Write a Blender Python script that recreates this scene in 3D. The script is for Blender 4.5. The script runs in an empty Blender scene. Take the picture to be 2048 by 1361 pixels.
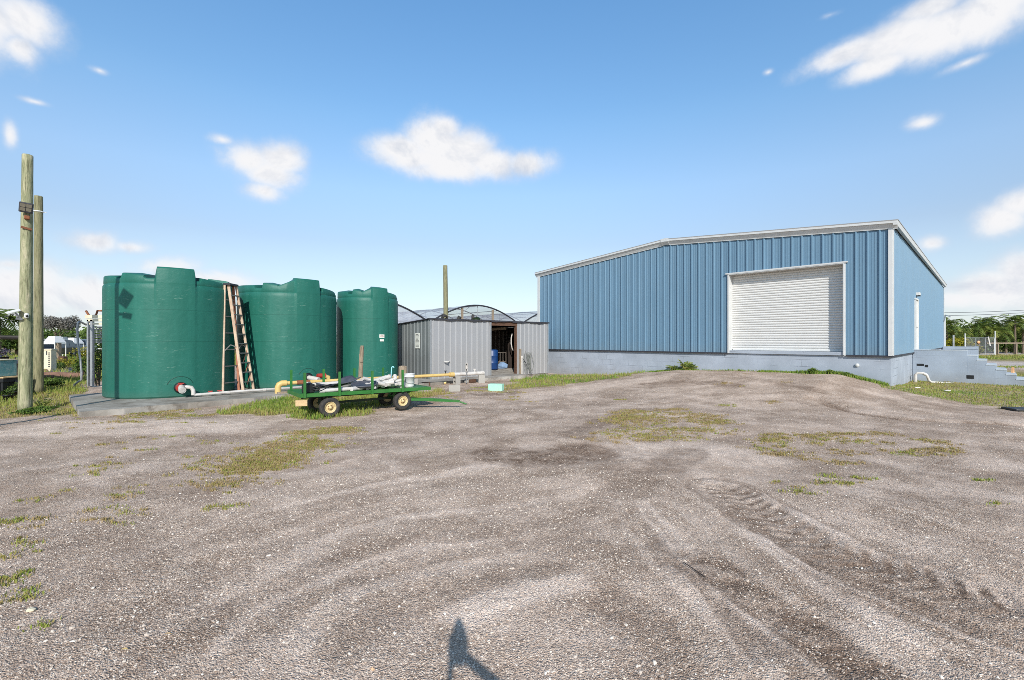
import bpy, bmesh, math, random
import numpy as np
from mathutils import Vector, Matrix, Euler
random.seed(7)
RNG = np.random.default_rng(11)
R = math.radians
PI = math.pi
SC = bpy.context.scene
COL = SC.collection
EYE = 1.65
FPX = 910.0          # focal length in photo pixels (photo 2048 wide)

# ------------------------------------------------------------------ building frame (also used by the terrain)
BC = (11.84, 14.2)                       # near corner of the blue building
BD = (-0.691, 0.723)                     # along the gable front, away from the corner
BN = (-0.722, -0.691)                    # outward normal of the gable front
BROT = math.atan2(-0.723, 0.691)

# ------------------------------------------------------------------ noise + terrain
def _hash(ix, iy, seed):
    n = (ix.astype(np.int64)*374761393 + iy.astype(np.int64)*668265263 + seed*1442695041) & 0x7fffffff
    n = ((n ^ (n >> 13))*1274126177) & 0x7fffffff
    n = n ^ (n >> 16)
    return (n & 0xffff)/65535.0

def vnoise(x, y, seed=0):
    x = np.asarray(x, float); y = np.asarray(y, float)
    ix = np.floor(x); iy = np.floor(y); fx = x-ix; fy = y-iy
    fx = fx*fx*(3-2*fx); fy = fy*fy*(3-2*fy)
    a = _hash(ix, iy, seed); b = _hash(ix+1, iy, seed); c = _hash(ix, iy+1, seed); d = _hash(ix+1, iy+1, seed)
    return (a*(1-fx)+b*fx)*(1-fy)+(c*(1-fx)+d*fx)*fy

def fbm(x, y, seed=0, octv=4):
    s = 0; a = 0.5; t = 0
    for o in range(octv):
        s = s+a*vnoise(x*2**o, y*2**o, seed+o*17); t += a; a *= 0.55
    return s/t

def sstep(a, b, x):
    t = np.clip((x-a)/(b-a), 0, 1)
    return t*t*(3-2*t)

def ground_z(x, y, detail=True):
    x = np.asarray(x, float); y = np.asarray(y, float)
    rx = x-BC[0]; ry = y-BC[1]
    t = rx*BD[0]+ry*BD[1]
    n = rx*BN[0]+ry*BN[1]
    b = np.interp(t, [-3.5, -1.6, 0, 1.3, 4, 6.5, 9, 11, 14, 20], [-.10, -.06, .18, .52, .50, .42, .16, 0.0, -.14, -.14])
    f = 1-sstep(0.5, 6.8, n)
    f = np.where(n < 0, 1-sstep(0, 4.0, -n), f)
    z = b*f
    z = z-0.10*np.exp(-(((x+12.6)/2.4)**2+((y-11.6)/2.2)**2))
    near = 1-sstep(25, 45, np.hypot(x, y))
    z = z+near*(fbm(x*0.45, y*0.45, 3, 3)-0.5)*0.10
    if detail:
        z = z+near*((fbm(x*1.7, y*1.7, 9, 3)-0.5)*0.020+(fbm(x*7, y*7, 19, 3)-0.5)*0.009)
    return z

def gz(x, y): return float(ground_z(x, y))

def G(px, py):
    """point of the terrain that the photo shows at (px, py)"""
    z = 0.0
    for _ in range(12):
        Y = (EYE-z)*FPX/max(py-680.5, 3.0)
        X = (px-1024)/FPX*Y
        z = 0.5*z+0.5*float(ground_z(X, Y, False))
    return (X, Y)

def at(px, py, Y):
    return ((px-1024)/FPX*Y, Y, EYE-(py-680.5)/FPX*Y)

def in_poly(x, y, poly):
    inside = np.zeros(x.shape, bool)
    n = len(poly)
    for i in range(n):
        x0, y0 = poly[i]; x1, y1 = poly[(i+1) % n]
        c = ((y0 > y) != (y1 > y))
        with np.errstate(divide='ignore', invalid='ignore'):
            xi = (x1-x0)*(y-y0)/((y1-y0) if y1 != y0 else 1e-9)+x0
        inside ^= c & (x < xi)
    return inside

def seg_signed(x, y, pts):
    """distance, distance along, signed offset (left +) from a polyline"""
    best = np.full(x.shape, 1e9); bu = np.zeros(x.shape); bs = np.zeros(x.shape); L = 0
    for (a, b) in zip(pts[:-1], pts[1:]):
        dx, dy = b[0]-a[0], b[1]-a[1]; l = math.hypot(dx, dy)+1e-9
        t = np.clip(((x-a[0])*dx+(y-a[1])*dy)/(l*l), 0, 1)
        d = np.hypot(x-(a[0]+t*dx), y-(a[1]+t*dy)); m = d < best
        sg = np.sign(dx*(y-a[1])-dy*(x-a[0]))
        best = np.where(m, d, best); bu = np.where(m, L+t*l, bu); bs = np.where(m, d*sg, bs); L += l
    return best, bu, bs

def curve(pts, k=8):
    """smooth the outline of a track (Catmull-Rom)"""
    P = [pts[0]]+list(pts)+[pts[-1]]; out = []
    for i in range(1, len(P)-2):
        p0, p1, p2, p3 = (np.array(q) for q in P[i-1:i+3])
        for j in range(k):
            t = j/k; out.append(tuple(.5*((2*p1)+(-p0+p2)*t+(2*p0-5*p1+4*p2-p3)*t*t+(-p0+3*p1-3*p2+p3)*t**3)))
    return out+[pts[-1]]

def seg_dist(x, y, pts):
    best = np.full(x.shape, 1e9); bu = np.zeros(x.shape); L = 0
    for (a, b) in zip(pts[:-1], pts[1:]):
        dx, dy = b[0]-a[0], b[1]-a[1]; l2 = dx*dx+dy*dy+1e-9
        t = np.clip(((x-a[0])*dx+(y-a[1])*dy)/l2, 0, 1)
        d = np.hypot(x-(a[0]+t*dx), y-(a[1]+t*dy))
        m = d < best
        best = np.where(m, d, best); bu = np.where(m, L+t*math.sqrt(l2), bu)
        L += math.sqrt(l2)
    return best, bu

# ------------------------------------------------------------------ object helpers
def tag(o, label=None, cat=None, group=None, kind=None):
    if label: o['label'] = label
    if cat: o['category'] = cat
    if group: o['group'] = group
    if kind: o['kind'] = kind
    return o

def empty(name, loc, label, cat, rz=0.0, group=None, rot=None):
    o = bpy.data.objects.new(name, None); COL.objects.link(o)
    o.empty_display_size = 0.2
    o.location = loc
    o.rotation_euler = rot if rot is not None else (0, 0, rz)
    return tag(o, label, cat, group)

class MB:
    def __init__(s): s.v = []; s.f = []; s.sm = []; s.mi = []; s.m = 0; s.smooth = False; s.T = None
    def add(s, vs, fs, smooth=None):
        b = len(s.v)
        if s.T is not None: vs = [s.T @ Vector(p) for p in vs]
        s.v += [tuple(p) for p in vs]
        for f in fs:
            s.f.append(tuple(b+i for i in f)); s.sm.append(s.smooth if smooth is None else smooth); s.mi.append(s.m)
        return s
    def box(s, c, d, rz=0.0, M=None, bev=0.0):
        x, y, z = d[0]/2, d[1]/2, d[2]/2
        if bev > 0:
            b = min(bev, x*.8, y*.8, z*.8); vs = []; 
            bm = bmesh.new(); bmesh.ops.create_cube(bm, size=1)
            for v in bm.verts: v.co = Vector((v.co.x*2*x, v.co.y*2*y, v.co.z*2*z))
            bmesh.ops.bevel(bm, geom=bm.edges[:], offset=b, segments=2, affect='EDGES', profile=.5)
            bm.verts.ensure_lookup_table()
            vs = [v.co.copy() for v in bm.verts]; fs = [[v.index for v in f.verts] for f in bm.faces]; bm.free()
        else:
            vs = [Vector((sx*x, sy*y, sz*z)) for sz in (-1, 1) for sx, sy in ((-1, -1), (1, -1), (1, 1), (-1, 1))]
            fs = [(3, 2, 1, 0), (4, 5, 6, 7), (0, 1, 5, 4), (1, 2, 6, 5), (2, 3, 7, 6), (3, 0, 4, 7)]
        rot = M if M is not None else Matrix.Rotation(rz, 3, 'Z')
        c = Vector(c)
        return s.add([rot @ v+c for v in vs], fs, False)
    def bar(s, a, b, w, h, up=(0, 0, 1)):
        """rectangular bar from a to b, w across, h along up"""
        a = Vector(a); b = Vector(b); d = (b-a); L = d.length; d.normalize()
        upv = Vector(up)
        if abs(d.dot(upv)) > 0.98: upv = Vector((0, 1, 0))
        sx = d.cross(upv).normalized(); uz = sx.cross(d).normalized()
        M = Matrix((d, sx, uz)).transposed()
        return s.box((a+b)/2, (L, w, h), M=M)
    def tube(s, pts, r, n=10, caps=True, smooth=True):
        pts = [Vector(p) for p in pts]; k = len(pts)
        rs = r if isinstance(r, (list, tuple)) else [r]*k
        vs = []; fs = []
        prev = None
        for i, p in enumerate(pts):
            t = (pts[min(i+1, k-1)]-pts[max(i-1, 0)]).normalized()
            if prev is None:
                u = t.orthogonal().normalized()
            else:
                u = (prev-t*prev.dot(t)); u = u.normalized() if u.length > 1e-6 else t.orthogonal().normalized()
            prev = u; w = t.cross(u)
            for j in range(n):
                a = 2*PI*j/n
                vs.append(p+(u*math.cos(a)+w*math.sin(a))*rs[i])
        for i in range(k-1):
            for j in range(n):
                fs.append((i*n+j, i*n+(j+1) % n, (i+1)*n+(j+1) % n, (i+1)*n+j))
        s.add(vs, fs, smooth)
        if caps:
            s.add(vs[:n], [tuple(reversed(range(n)))], False); s.add(vs[-n:], [tuple(range(n))], False)
        return s
    def lathe(s, prof, c=(0, 0, 0), n=24, M=None, smooth=True, closed=False):
        """prof: (r, z) list, axis +Z (M rotates it)"""
        c = Vector(c); rot = M if M is not None else Matrix.Identity(3)
        vs = []; fs = []; k = len(prof)
        for (r, z) in prof:
            for j in range(n):
                a = 2*PI*j/n
                vs.append(rot @ Vector((r*math.cos(a), r*math.sin(a), z))+c)
        for i in range(k-1):
            for j in range(n):
                fs.append((i*n+j, i*n+(j+1) % n, (i+1)*n+(j+1) % n, (i+1)*n+j))
        s.add(vs, fs, smooth)
        if closed:
            s.add(vs[:n], [tuple(reversed(range(n)))], False); s.add(vs[-n:], [tuple(range(n))], False)
        return s
    def prism(s, poly, a, b, axis='y'):
        """extrude polygon (2D) between a and b along axis"""
        n = len(poly)
        def P(p, t): return {'y': (p[0], t, p[1]), 'x': (t, p[0], p[1]), 'z': (p[0], p[1], t)}[axis]
        vs = [P(p, a) for p in poly]+[P(p, b) for p in poly]
        fs = [tuple(range(n)), tuple(reversed(range(n, 2*n)))]+[(i, i+n, (i+1) % n+n, (i+1) % n) for i in range(n)]
        return s.add(vs, fs, False)
    def build(s, name, mats, parent=None, recalc=True, bevel=0.0):
        me = bpy.data.meshes.new(name)
        me.from_pydata(s.v, [], s.f)
        if not isinstance(mats, (list, tuple)): mats = [mats]
        for m in mats: me.materials.append(m)
        me.polygons.foreach_set('use_smooth', s.sm)
        me.polygons.foreach_set('material_index', s.mi)
        if recalc:
            bm = bmesh.new(); bm.from_mesh(me)
            bmesh.ops.recalc_face_normals(bm, faces=bm.faces[:])
            bm.to_mesh(me); bm.free()
        me.update()
        o = bpy.data.objects.new(name, me); COL.objects.link(o)
        if parent is not None: o.parent = parent
        return o

def np_obj(name, verts, faces, mat, tint=None, parent=None, smooth=False):
    verts = np.asarray(verts, np.float32); faces = np.asarray(faces, np.int32)
    me = bpy.data.meshes.new(name)
    nf, k = faces.shape
    me.vertices.add(len(verts)); me.vertices.foreach_set('co', verts.ravel())
    me.loops.add(nf*k); me.loops.foreach_set('vertex_index', faces.ravel())
    me.polygons.add(nf); me.polygons.foreach_set('loop_start', np.arange(nf, dtype=np.int32)*k)
    me.polygons.foreach_set('use_smooth', np.full(nf, smooth))
    me.update(calc_edges=True)
    if tint is not None:
        at_ = me.attributes.new('tint', 'FLOAT', 'FACE'); at_.data.foreach_set('value', np.asarray(tint, np.float32))
    me.materials.append(mat)
    o = bpy.data.objects.new(name, me); COL.objects.link(o)
    if parent is not None: o.parent = parent
    return o

def copy_tree(o, parent=None):
    c = o.copy(); COL.objects.link(c); c.parent = parent
    for ch in list(o.children): copy_tree(ch, c)
    return c

# ------------------------------------------------------------------ materials
def srgb(r, g, b):
    f = lambda c: (c/255/12.92 if c/255 <= 0.04045 else ((c/255+0.055)/1.055)**2.4)
    return (f(r), f(g), f(b), 1)

class NT:
    def __init__(s, tree): s.t = tree; s.n = tree.nodes; s.l = tree.links
    def new(s, typ, **kw):
        n = s.n.new(typ)
        for k, v in kw.items(): setattr(n, k, v)
        return n
    def link(s, a, b): s.l.new(a, b)
    def val(s, sock, v):
        if hasattr(v, 'is_linked') or isinstance(v, bpy.types.NodeSocket): s.link(v, sock)
        else: sock.default_value = v
    def math(s, op, a, b=None, clamp=False):
        n = s.new('ShaderNodeMath', operation=op, use_clamp=clamp)
        s.val(n.inputs[0], a)
        if b is not None: s.val(n.inputs[1], b)
        return n.outputs[0]
    def mix(s, fac, a, b, blend='MIX'):
        n = s.new('ShaderNodeMix', data_type='RGBA', blend_type=blend)
        s.val(n.inputs[0], fac); s.val(n.inputs[6], a); s.val(n.inputs[7], b)
        return n.outputs[2]
    def ramp(s, fac, stops, interp='LINEAR'):
        n = s.new('ShaderNodeValToRGB'); n.color_ramp.interpolation = interp
        els = n.color_ramp.elements
        els[0].position, els[0].color = stops[0]; els[1].position, els[1].color = stops[-1]
        for p, c in stops[1:-1]:
            e = els.new(p); e.color = c
        s.val(n.inputs[0], fac)
        return n.outputs[0]
    def noise(s, vec, scale, detail=4, rough=0.55, dist=0.0):
        n = s.new('ShaderNodeTexNoise'); n.inputs['Scale'].default_value = scale
        n.inputs['Detail'].default_value = detail; n.inputs['Roughness'].default_value = rough
        n.inputs['Distortion'].default_value = dist
        if vec is not None: s.link(vec, n.inputs['Vector'])
        return n.outputs['Fac']
    def mapping(s, vec, scale=(1, 1, 1), loc=(0, 0, 0), rot=(0, 0, 0)):
        n = s.new('ShaderNodeMapping'); n.inputs['Scale'].default_value = scale
        n.inputs['Location'].default_value = loc; n.inputs['Rotation'].default_value = rot
        s.link(vec, n.inputs['Vector']); return n.outputs[0]
    def bump(s, h, strength=0.3, dist=0.01):
        n = s.new('ShaderNodeBump'); n.inputs['Strength'].default_value = strength; n.inputs['Distance'].default_value = dist
        s.link(h, n.inputs['Height']); return n.outputs[0]

def g(v): return (v, v, v, 1)

def new_mat(name):
    m = bpy.data.materials.new(name); m.use_nodes = True
    nt = NT(m.node_tree); nt.n.clear()
    out = nt.new('ShaderNodeOutputMaterial'); p = nt.new('ShaderNodeBsdfPrincipled')
    nt.link(p.outputs[0], out.inputs[0])
    tc = nt.new('ShaderNodeTexCoord')
    return m, nt, p, tc.outputs['Object']

def simple(name, col, rough=0.6, metal=0.0, var=0.25, vscale=6.0, dirt=None, dirt_amt=0.35, dscale=3.0, bump=0.0, bscale=60, stretch=(1, 1, 1), spec=0.5):
    m, nt, p, oc = new_mat(name)
    v = nt.mapping(oc, stretch)
    n1 = nt.noise(v, vscale, 5)
    dark = tuple(c*(1-var) for c in col[:3])+(1,); lite = tuple(min(1, c*(1+var)) for c in col[:3])+(1,)
    c = nt.ramp(n1, [(0.3, dark), (0.7, lite)])
    if dirt is not None:
        n2 = nt.noise(v, dscale, 6, 0.65)
        f = nt.ramp(n2, [(0.45, g(0)), (0.75, g(dirt_amt))])
        c = nt.mix(f, c, dirt)
    nt.link(c, p.inputs['Base Color'])
    rr = nt.ramp(n1, [(0.2, g(max(0, rough-0.08))), (0.8, g(min(1, rough+0.08)))])
    nt.link(rr, p.inputs['Roughness'])
    p.inputs['Metallic'].default_value = metal
    p.inputs['Specular IOR Level'].default_value = spec
    if bump:
        nb = nt.noise(v, bscale, 4)
        nt.link(nt.bump(nb, bump, 0.01), p.inputs['Normal'])
    return m

M = {}
M['white_paint'] = simple('white_paint', srgb(216, 216, 212), .5, var=.06, dirt=srgb(150, 145, 135), dirt_amt=.25)
M['pvc'] = simple('white_plastic', srgb(204, 200, 194), .4, var=.06, dirt=srgb(150, 130, 110), dirt_amt=.5, dscale=5)
M['yellow_pipe'] = simple('yellow_plastic', srgb(214, 184, 116), .45, var=.1, dirt=srgb(150, 110, 60), dirt_amt=.4)
M['red_valve'] = simple('red_plastic', srgb(160, 52, 44), .5, var=.15)
M['cyan_pipe'] = simple('cyan_plastic', srgb(150, 210, 215), .4, var=.06)
M['wagon_green'] = simple('wagon_green', srgb(46, 112, 46), .45, var=.15, dirt=srgb(80, 80, 60), dirt_amt=.4)
M['wagon_dark'] = simple('wagon_dark_green', srgb(22, 48, 28), .6, var=.3, dirt=srgb(50, 40, 30))
M['rubber'] = simple('rubber', srgb(48, 47, 46), .85, var=.2, dirt=srgb(120, 110, 98), dirt_amt=.45, dscale=9, bump=.2)
M['rim'] = simple('cream_rim', srgb(206, 186, 138), .6, var=.12, dirt=srgb(104, 72, 48), dirt_amt=.75, dscale=16)
M['black'] = simple('black_plastic', srgb(28, 29, 31), .5, var=.25)
M['charcoal'] = simple('charcoal_plastic', srgb(66, 70, 80), .55, var=.2, dirt=srgb(120, 115, 108), dirt_amt=.35)
M['steel'] = simple('grey_steel', srgb(150, 150, 150), .4, metal=.6, var=.15)
M['galv'] = simple('galvanised_tube', srgb(165, 168, 170), .45, metal=.4, var=.12)
M['old_wood'] = simple('weathered_wood', srgb(148, 132, 112), .9, var=.35, vscale=5, stretch=(8, 8, .8), dirt=srgb(80, 66, 50), dirt_amt=.6, bump=.5, bscale=20)
M['brown_wood'] = simple('brown_lumber', srgb(92, 66, 50), .85, var=.35, vscale=6, stretch=(1, 1, 6), bump=.4, bscale=20)
M['pale_wood'] = simple('pale_lumber', srgb(200, 170, 128), .85, var=.2, vscale=6, stretch=(1, 8, 8), bump=.3, bscale=20)
M['fibreglass'] = simple('ladder_rail', srgb(204, 182, 158), .6, var=.15, dirt=srgb(150, 92, 62), dirt_amt=.5, dscale=2.5)
M['fibreglass_red'] = simple('ladder_rail_faded', srgb(176, 118, 92), .6, var=.2, dirt=srgb(110, 72, 55))
M['alu'] = simple('ladder_steps', srgb(128, 126, 122), .45, metal=.5, var=.15)
M['foam'] = simple('green_foam', srgb(168, 222, 196), .8, var=.06, dirt=srgb(170, 180, 160), bump=.2)
M['cmu'] = simple('concrete_block', srgb(170, 166, 158), .95, var=.12, dirt=srgb(110, 104, 96), bump=.5, bscale=90)
M['blue_barrel'] = simple('blue_plastic', srgb(22, 60, 112), .4, var=.1)
M['rust'] = simple('rusty_metal', srgb(130, 80, 52), .8, var=.4)
M['canvas_white'] = simple('white_canvas', srgb(232, 232, 232), .8, var=.04)
M['car_dark'] = simple('dark_car_paint', srgb(34, 36, 44), .25, var=.1)
M['car_silver'] = simple('silver_car_paint', srgb(168, 172, 175), .3, metal=.4, var=.06)
M['car_glass'] = simple('car_glass', srgb(34, 42, 48), .08, var=.1)
M['teal'] = simple('teal_panel', srgb(95, 150, 155), .6, var=.12, dirt=srgb(190, 190, 185), dirt_amt=.5, dscale=12)
M['cream'] = simple('cream_paint', srgb(222, 212, 184), .7, var=.1, dirt=srgb(150, 110, 80), dirt_amt=.5)
M['brown_canvas'] = simple('brown_canvas', srgb(84, 72, 58), .9, var=.25)
M['bark'] = simple('bark', srgb(112, 98, 82), .95, var=.3, vscale=8, bump=.6, bscale=25)
M['orange'] = simple('orange_plastic', srgb(226, 170, 120), .5, var=.08)
M['weedmat'] = simple('weed_mat', srgb(92, 96, 104), .85, var=.25, dirt=srgb(120, 115, 90), dirt_amt=.5)
M['logwood'] = simple('log', srgb(128, 98, 82), .95, var=.3, vscale=8, bump=.5, bscale=25)
M['hose'] = simple('hose', srgb(112, 114, 106), .6, var=.25)
M['paper'] = simple('paper', srgb(222, 222, 212), .8, var=.04)
M['ink'] = simple('ink', srgb(120, 120, 116), .8, var=.1)
M['ink_red'] = simple('red_ink', srgb(170, 90, 80), .8, var=.1)
M['wire'] = simple('wire', srgb(70, 74, 80), .6, var=.1)
M['glasslens'] = simple('lamp_glass', srgb(110, 104, 90), .15, var=.15, vscale=20)
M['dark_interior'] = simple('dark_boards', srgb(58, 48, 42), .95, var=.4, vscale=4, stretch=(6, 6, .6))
M['slat'] = simple('pale_slat', srgb(112, 104, 96), .9, var=.2)
M['bucket'] = simple('bucket_white', srgb(226, 226, 224), .4, var=.03)
M['solar'] = simple('solar_cell', srgb(28, 34, 56), .2, var=.2)

def leaf_mat(name, stops, trans=0.25):
    m, nt, p, oc = new_mat(name)
    a = nt.new('ShaderNodeAttribute', attribute_name='tint')
    c = nt.ramp(a.outputs['Fac'], stops)
    nt.link(c, p.inputs['Base Color']); p.inputs['Roughness'].default_value = .55
    p.inputs['Specular IOR Level'].default_value = .3
    tr = nt.new('ShaderNodeBsdfTranslucent'); nt.link(c, tr.inputs['Color'])
    mx = nt.new('ShaderNodeMixShader'); mx.inputs[0].default_value = trans
    nt.link(p.outputs[0], mx.inputs[1]); nt.link(tr.outputs[0], mx.inputs[2])
    out = [n for n in nt.n if n.type == 'OUTPUT_MATERIAL'][0]
    nt.link(mx.outputs[0], out.inputs[0])
    return m

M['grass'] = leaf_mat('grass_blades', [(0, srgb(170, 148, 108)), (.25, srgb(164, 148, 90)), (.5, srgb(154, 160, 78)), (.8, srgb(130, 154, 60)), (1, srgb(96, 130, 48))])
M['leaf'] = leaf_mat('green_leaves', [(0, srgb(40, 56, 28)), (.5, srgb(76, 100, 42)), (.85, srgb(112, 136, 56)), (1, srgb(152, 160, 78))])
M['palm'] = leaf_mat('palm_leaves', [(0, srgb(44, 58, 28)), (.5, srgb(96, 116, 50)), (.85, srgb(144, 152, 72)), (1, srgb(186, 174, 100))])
M['drybush'] = leaf_mat('grey_twigs', [(0, srgb(78, 76, 72)), (1, srgb(132, 128, 120))], .05)
M['yellowbush'] = leaf_mat('yellow_green_leaves', [(0, srgb(72, 84, 28)), (.6, srgb(140, 138, 40)), (1, srgb(186, 170, 60))])
M['flower'] = leaf_mat('flowers', [(0, srgb(60, 80, 50)), (.4, srgb(120, 80, 150)), (.7, srgb(225, 215, 225)), (1, srgb(236, 236, 236))], .1)

# treated timber poles: pale green, streaked
def pole_mat(name, a, b, c_):
    m, nt, p, oc = new_mat(name)
    v = nt.mapping(oc, (8, 8, 1.3)); n1 = nt.noise(v, 1.6, 6, .65, 1.1)
    v2 = nt.mapping(oc, (22, 22, 1.2)); n2 = nt.noise(v2, 2.0, 5, .6)
    c = nt.ramp(n1, [(.3, a), (.5, b), (.72, c_)])
    cr = nt.ramp(n2, [(.36, g(1)), (.45, g(0))])
    c = nt.mix(nt.math('MULTIPLY', cr, .75), c, srgb(70, 66, 44))
    nt.link(c, p.inputs['Base Color']); p.inputs['Roughness'].default_value = .9
    nt.link(nt.bump(n2, .5, .02), p.inputs['Normal'])
    return m
M['pole'] = pole_mat('treated_pole', srgb(110, 114, 82), srgb(152, 152, 118), srgb(192, 182, 152))
M['pole_dark'] = pole_mat('treated_pole_dull', srgb(104, 104, 74), srgb(134, 130, 98), srgb(150, 142, 112))

# tank plastic
def fine0(nt, oc): return nt.noise(oc, 2.0, 2)
def tank_mat():
    m, nt, p, oc = new_mat('tank_green')
    v = nt.mapping(oc, (2.2, 2.2, .25)); streak = nt.noise(v, 1.6, 6, .6)
    big = nt.noise(oc, .9, 4)
    c = nt.ramp(streak, [(.3, srgb(29, 94, 80)), (.55, srgb(35, 102, 88)), (.85, srgb(50, 113, 99))])
    c = nt.mix(nt.ramp(big, [(.45, g(0)), (.75, g(.3))]), c, srgb(40, 110, 95))
    # chalky scratches
    v3 = nt.mapping(oc, (1.5, 1.5, 9), rot=(.5, .2, .3)); sc = nt.noise(v3, 3.2, 8, .7, 1.2)
    v4 = nt.noise(oc, .8, 2)
    f = nt.math('MULTIPLY', nt.ramp(sc, [(.60, g(0)), (.70, g(.6))]), nt.ramp(v4, [(.46, g(0)), (.6, g(1))]))
    c = nt.mix(f, c, srgb(150, 180, 165))
    sep = nt.new('ShaderNodeSeparateXYZ'); nt.link(oc, sep.inputs[0])
    lo = nt.ramp(nt.math('ADD', sep.outputs[2], nt.math('MULTIPLY', big, .25)), [(.1, g(.45)), (.35, g(0))])
    c = nt.mix(lo, c, srgb(70, 100, 86))
    for zz in (1.49, 2.34):                                   # faint mould seams
        ds = nt.math('ABSOLUTE', nt.math('SUBTRACT', sep.outputs[2], nt.math('ADD', zz, nt.math('MULTIPLY', fine0(nt, oc), .012))))
        c = nt.mix(nt.ramp(ds, [(.0, g(.45)), (.014, g(0))]), c, srgb(14, 70, 58))
    nt.link(c, p.inputs['Base Color']); p.inputs['Roughness'].default_value = .5
    p.inputs['Specular IOR Level'].default_value = .35
    fine = nt.noise(oc, 5, 3)
    nt.link(nt.bump(fine, .22, .05), p.inputs['Normal'])
    return m
M['tank'] = tank_mat()
M['tank_dark'] = simple('tank_green_dark', srgb(14, 66, 54), .5, var=.15)

# blue painted sheet steel
def sheet_mat(name, col, var, rough, metal=0.0, dirt=None, panels=0.0, axis=0):
    m, nt, p, oc = new_mat(name)
    v = nt.mapping(oc, (1.2, 1.2, .3)); n1 = nt.noise(v, 1.3, 5)
    dark = tuple(c*(1-var) for c in col[:3])+(1,); lite = tuple(min(1, c*(1+var)) for c in col[:3])+(1,)
    c = nt.ramp(n1, [(.3, dark), (.7, lite)])
    if panels:
        sep = nt.new('ShaderNodeSeparateXYZ'); nt.link(oc, sep.inputs[0])
        cell = nt.math('FLOOR', nt.math('DIVIDE', sep.outputs[axis], panels))
        wn = nt.new('ShaderNodeTexWhiteNoise', noise_dimensions='1D'); nt.link(cell, wn.inputs['W'])
        c = nt.mix(nt.math('MULTIPLY', wn.outputs['Value'], .5), c, dark)
    if dirt is not None:
        vs = nt.mapping(oc, (5, 5, .35)); n2 = nt.noise(vs, 1.8, 6, .65)
        c = nt.mix(nt.ramp(n2, [(.5, g(0)), (.8, g(.4))]), c, dirt)
        s2 = nt.new('ShaderNodeSeparateXYZ'); nt.link(oc, s2.inputs[0])
        low = nt.ramp(nt.math('ADD', s2.outputs[2], nt.math('MULTIPLY', nt.noise(oc, 3.5, 6, .65), -1.2)), [(.35, g(.55)), (1.15, g(0))])
        c = nt.mix(low, c, dirt)
    nt.link(c, p.inputs['Base Color']); p.inputs['Metallic'].default_value = metal
    nt.link(nt.ramp(n1, [(.2, g(rough-.06)), (.8, g(rough+.1))]), p.inputs['Roughness'])
    wob = nt.noise(oc, 1.7, 2)
    nt.link(nt.bump(wob, .25, .03), p.inputs['Normal'])
    return m
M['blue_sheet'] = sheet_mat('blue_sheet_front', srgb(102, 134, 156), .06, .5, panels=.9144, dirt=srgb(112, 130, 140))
M['blue_sheet_side'] = sheet_mat('blue_sheet_side', srgb(114, 146, 168), .04, .5, panels=.9144, axis=1, dirt=srgb(132, 154, 166))  # same blue sheet, paler: stronger sun on the side put into colour
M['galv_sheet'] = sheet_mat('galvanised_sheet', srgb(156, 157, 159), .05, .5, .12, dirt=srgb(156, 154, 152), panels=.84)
M['galv_sheet_shade'] = sheet_mat('galvanised_sheet_shade', srgb(122, 127, 127), .10, .5, .12, dirt=srgb(96, 98, 98), panels=.84, axis=1)  # same sheet as the front, darker: shade on these walls put into colour
M['curtain'] = simple('roller_white', srgb(212, 211, 207), .4, var=.04, dirt=srgb(170, 165, 155), dirt_amt=.2)
M['fascia'] = simple('fascia_white', srgb(204, 205, 203), .5, var=.05, dirt=srgb(160, 152, 140), dirt_amt=.25)
M['roof'] = simple('roof_sheet', srgb(150, 148, 145), .5, var=.1)
M['dark_trim'] = simple('dark_trim', srgb(52, 52, 58), .6, var=.2)

# painted block plinth: brick joints show only in places
def block_mat(name, col, joints=(.4, .6)):
    m, nt, p, oc = new_mat(name)
    sep = nt.new('ShaderNodeSeparateXYZ'); nt.link(oc, sep.inputs[0])
    xy = nt.math('ADD', sep.outputs[0], sep.outputs[1])
    cmb = nt.new('ShaderNodeCombineXYZ'); nt.link(xy, cmb.inputs[0]); nt.link(sep.outputs[2], cmb.inputs[1])
    br = nt.new('ShaderNodeTexBrick'); nt.link(cmb.outputs[0], br.inputs['Vector'])
    br.inputs['Scale'].default_value = 1.0; br.inputs['Brick Width'].default_value = .48; br.inputs['Row Height'].default_value = .24
    br.inputs['Mortar Size'].default_value = .006; br.inputs['Mortar Smooth'].default_value = .3
    br.inputs['Color1'].default_value = g(.9); br.inputs['Color2'].default_value = g(1); br.inputs['Mortar'].default_value = g(0)
    mort = br.outputs['Fac']
    msk = nt.ramp(nt.noise(oc, 1.1, 4), [(joints[0], g(0)), (joints[1], g(1))])
    n1 = nt.noise(oc, 1.4, 6); n2 = nt.noise(oc, 9, 4)
    dark = tuple(c*.86 for c in col[:3])+(1,); lite = tuple(min(1, c*1.1) for c in col[:3])+(1,)
    c = nt.ramp(n1, [(.3, dark), (.7, lite)])
    c = nt.mix(nt.math('MULTIPLY', nt.math('SUBTRACT', 1.0, br.outputs['Color']), .25), c, dark)
    c = nt.mix(nt.math('MULTIPLY', nt.math('MULTIPLY', mort, msk), .8), c, srgb(84, 88, 98))
    chip = nt.ramp(n2, [(.68, g(0)), (.74, g(.6))])
    c = nt.mix(chip, c, srgb(196, 200, 206))
    lo = nt.ramp(nt.math('ADD', sep.outputs[2], nt.math('MULTIPLY', n1, .5)), [(.2, g(.4)), (.75, g(0))])
    c = nt.mix(lo, c, srgb(140, 136, 130))
    nt.link(c, p.inputs['Base Color']); p.inputs['Roughness'].default_value = .85
    h = nt.math('SUBTRACT', nt.math('MULTIPLY', n2, .3), nt.math('MULTIPLY', mort, msk))
    nt.link(nt.bump(h, .5, .01), p.inputs['Normal'])
    return m
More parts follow.
